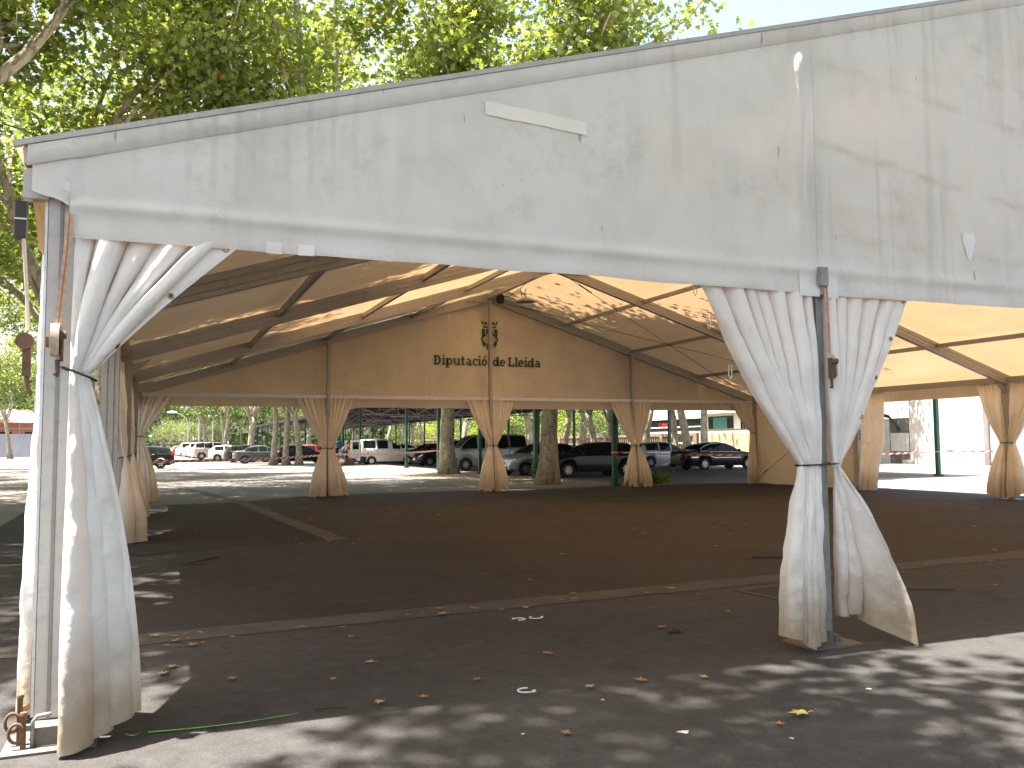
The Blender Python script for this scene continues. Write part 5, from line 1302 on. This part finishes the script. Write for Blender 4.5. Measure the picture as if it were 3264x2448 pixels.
spots += [(rl.gauss(10.6, .4), 2.7+rl.uniform(-.2, .25), .7) for _ in range(3)]
spots += [(rl.uniform(15.5, 20), rl.uniform(9, 19.4), rl.uniform(.6, 1.)) for _ in range(30)]
spots += [(rl.uniform(-4, -.6), rl.uniform(-1, 14), rl.uniform(.6, 1.)) for _ in range(18)]
for i, (x, y, s) in enumerate(spots):
    o = link('fallen_leaf', meshes[i % 6]); o.location = (x, y, .013); o.rotation_euler = (0, 0, rl.uniform(0, 6.28)); s *= .6; o.scale = (s, s, s)
    tag(o, 'dry curled brown plane leaf lying on the asphalt', 'leaf', 'dry leaves scattered on the asphalt')
M['leaf_yellow'] = dry('leaf_yellow', (.55,.50,.12))
o = fallen_leaf(M['leaf_yellow'], 77, .72); o.name = 'fallen_leaf'; o.location = (3.77,-1.23,.012); o.rotation_euler = (0,0,1.2)
tag(o, 'large yellow-green fallen leaf in a sun fleck at the front', 'leaf')
def zip_tie(x, y, rz, label, s=1.):
    mb = MB(); a = [R(-140+i*20) for i in range(13)]
    mb.tube([(x+.055*s*math.cos(q+rz), y+.045*s*math.sin(q+rz), .02) for q in a], .005, 5); mb.box((x+.055*s*math.cos(a[-1]+rz), y+.045*s*math.sin(a[-1]+rz), .021), (.018,.014,.012))
    tag(mb.build('cable_tie', M['white']), label, 'cable tie')
zip_tie(3.37, 1.69, .5, 'white cut cable tie by the gutter strip, left of its twin'); zip_tie(3.53, 1.70, 4.4, 'white cut cable tie by the gutter strip, right of its twin')
zip_tie(2.61, -.23, 3.6, 'white cut cable tie alone in the middle of the front pavement')
mb = MB(); mb.grid(lambda u, v: (4.31+(u-.5)*.15*(1-.3*abs(2*v-1)), .78+(v-.5)*.055, .012+.03*math.sin(math.pi*u)*math.sin(math.pi*v)+.006*nz(u*6, v*6)), 14, 8)
tag(mb.build('rubber_scrap', M['black'], smooth=True), 'small black rubber scrap on the front pavement', 'scrap')
M['twig'] = plain('dark_twig', (.03,.024,.02), .9)
def stick(pts, r, label):
    mb = MB(); mb.tube(pts, r, 5); tag(mb.build('stick', M['twig']), label, 'stick')
stick([(.86,6.46,.02),(1.05,6.62,.03),(1.32,6.80,.045)], .009, 'dark stick lying at the edge of the sun patch inside the tent')
stick([(.70,6.50,.02),(.95,6.45,.02),(1.12,6.35,.02)], .006, 'thin dark stick crossing the thicker one in the sun patch')
stick([(7.55,3.98,.02),(7.75,3.88,.02),(7.92,3.75,.02)], .010, 'dark stick left of the hourglass curtain on the brown asphalt')
stick([(7.3,1.5,.02),(7.5,1.35,.025),(7.8,1.2,.02)], .006, 'thin twig on the pavement right of the hourglass curtain')
stick([(1.38,-.09,.02),(1.48,-.11,.022),(1.56,-.13,.02)], .005, 'sliver of bark beside the green paint line')
# green spray line
M['spray'] = plain('green_spray_paint', (.12,.50,.08), .8, var=.4, scale=60)
for a, b, lb in (((.43,-.085),(.50,-.09),'short green spray dash at the curtain hem'),((.535,-.10),(1.30,-.10),'long bright green spray paint line on the front asphalt')):
    mb = MB(); n = 30; vs = []
    for i in range(n+1):
        t = i/n; x = lerp(a[0], b[0], t); y = lerp(a[1], b[1], t)-.035*math.sin(math.pi*t)+.004*nz(t*9, 3); w = .010*(1-t*.75)*(1+.5*nz(t*14, 8))
        vs += [(x, y-w, .0125), (x, y+w, .0125)]
    mb.add(vs, [(2*i, 2*i+2, 2*i+3, 2*i+1) for i in range(n)]); tag(mb.build('paint_line', M['spray']), lb, 'paint line')
t = thing('manhole_cover', 'square utility cover in a worn concrete frame left of the hourglass curtain', 'manhole cover', (6.3,1.85,0))
mb = MB(); c = Vector((6.3,1.85)); rot = Matrix.Rotation(.12, 3, 'Z')
for s in (-1, 1): mb.box((6.3+s*.36*math.cos(.12), 1.85+s*.36*math.sin(.12), .008), (.06,.66,.012), rot); mb.box((6.3-s*.30*math.sin(.12), 1.85+s*.30*math.cos(.12), .0075), (.78,.06,.012), rot)
mb.build('frame', M['gutter'], t); mb = MB(); mb.box((6.3,1.85,.0065), (.64,.52,.008), rot); mb.build('lid', M['asphalt_in'], t)
M['spot'] = plain('bird_dropping', (.62,.60,.55), .8)
for i, (x, y, s) in enumerate(((3.06,-1.2,1.),(2.95,-.55,.5),(2.3,-.9,.45),(4.5,-1.0,.6),(3.5,-1.5,.5))):
    mb = MB(); k = 11; rr = random.Random(i); vs = [(x+math.cos(6.283*j/k)*.028*s*rr.uniform(.4, 1.5), y+math.sin(6.283*j/k)*.022*s*rr.uniform(.4, 1.5), .0105) for j in range(k)]
    mb.add(vs, [list(range(k))]); tag(mb.build('bird_dropping', M['spot']), 'pale bird dropping splashed on the front pavement', 'stain', 'bird droppings on the front pavement')
# ------------------------------------------------------------------ sky, sun, camera
sc = bpy.context.scene
w = bpy.data.worlds.new('World'); sc.world = w; w.use_nodes = True
nt = w.node_tree; nt.nodes.clear()
bg = nt.nodes.new('ShaderNodeBackground'); sky = nt.nodes.new('ShaderNodeTexSky'); out = nt.nodes.new('ShaderNodeOutputWorld')
SUN = Vector((-.325, .055, 1.)).normalized()
sky.sky_type = 'NISHITA'; sky.sun_disc = False; sky.sun_elevation = math.asin(SUN.z); sky.sun_rotation = math.atan2(SUN.x, SUN.y)
sky.air_density = 1.0; sky.dust_density = 4.0; sky.ozone_density = 1.0
bg.inputs['Strength'].default_value = SKY_S
tn = nt.nodes.new('ShaderNodeMix'); tn.data_type = 'RGBA'; tn.blend_type = 'MULTIPLY'; tn.inputs[0].default_value = 1.; tn.inputs[7].default_value = (1., .92, .79, 1)
nt.links.new(sky.outputs[0], tn.inputs[6]); nt.links.new(tn.outputs[2], bg.inputs[0]); nt.links.new(bg.outputs[0], out.inputs[0])
sl = bpy.data.lights.new('sun', 'SUN'); sl.energy = SUN_S; sl.angle = R(.53); sl.color = (1., .955, .88)
so = bpy.data.objects.new('sun', sl); C.objects.link(so); so.rotation_euler = SUN.to_track_quat('Z', 'Y').to_euler()
cam = bpy.data.cameras.new('camera'); co = bpy.data.objects.new('camera', cam); C.objects.link(co)
cam.sensor_width = 36; cam.lens = 36*1854.6/2212; cam.clip_start = .05; cam.clip_end = 3000
yaw, pit, rol = .3926, .0686, -.0078
fw = Vector((math.sin(yaw)*math.cos(pit), math.cos(yaw)*math.cos(pit), math.sin(pit)))
r = Vector((math.cos(yaw), -math.sin(yaw), 0)); u = r.cross(fw)
r2 = r*math.cos(rol)+u*math.sin(rol); u2 = -r*math.sin(rol)+u*math.cos(rol)
co.matrix_world = Matrix.Translation((.5444, -5.0271, 1.488)) @ Matrix((r2, u2, -fw)).transposed().to_4x4()
sc.camera = co
vs = sc.view_settings; vs.view_transform = 'Standard'; vs.look = 'None'; vs.exposure = EXPO; vs.gamma = 1; vs.use_curve_mapping = False
cy = sc.cycles; cy.use_denoising = True; cy.max_bounces = 9; cy.diffuse_bounces = 5; cy.transmission_bounces = 6; cy.transparent_max_bounces = 6; cy.sample_clamp_indirect = 6; cy.use_adaptive_sampling = True; cy.adaptive_threshold = .02
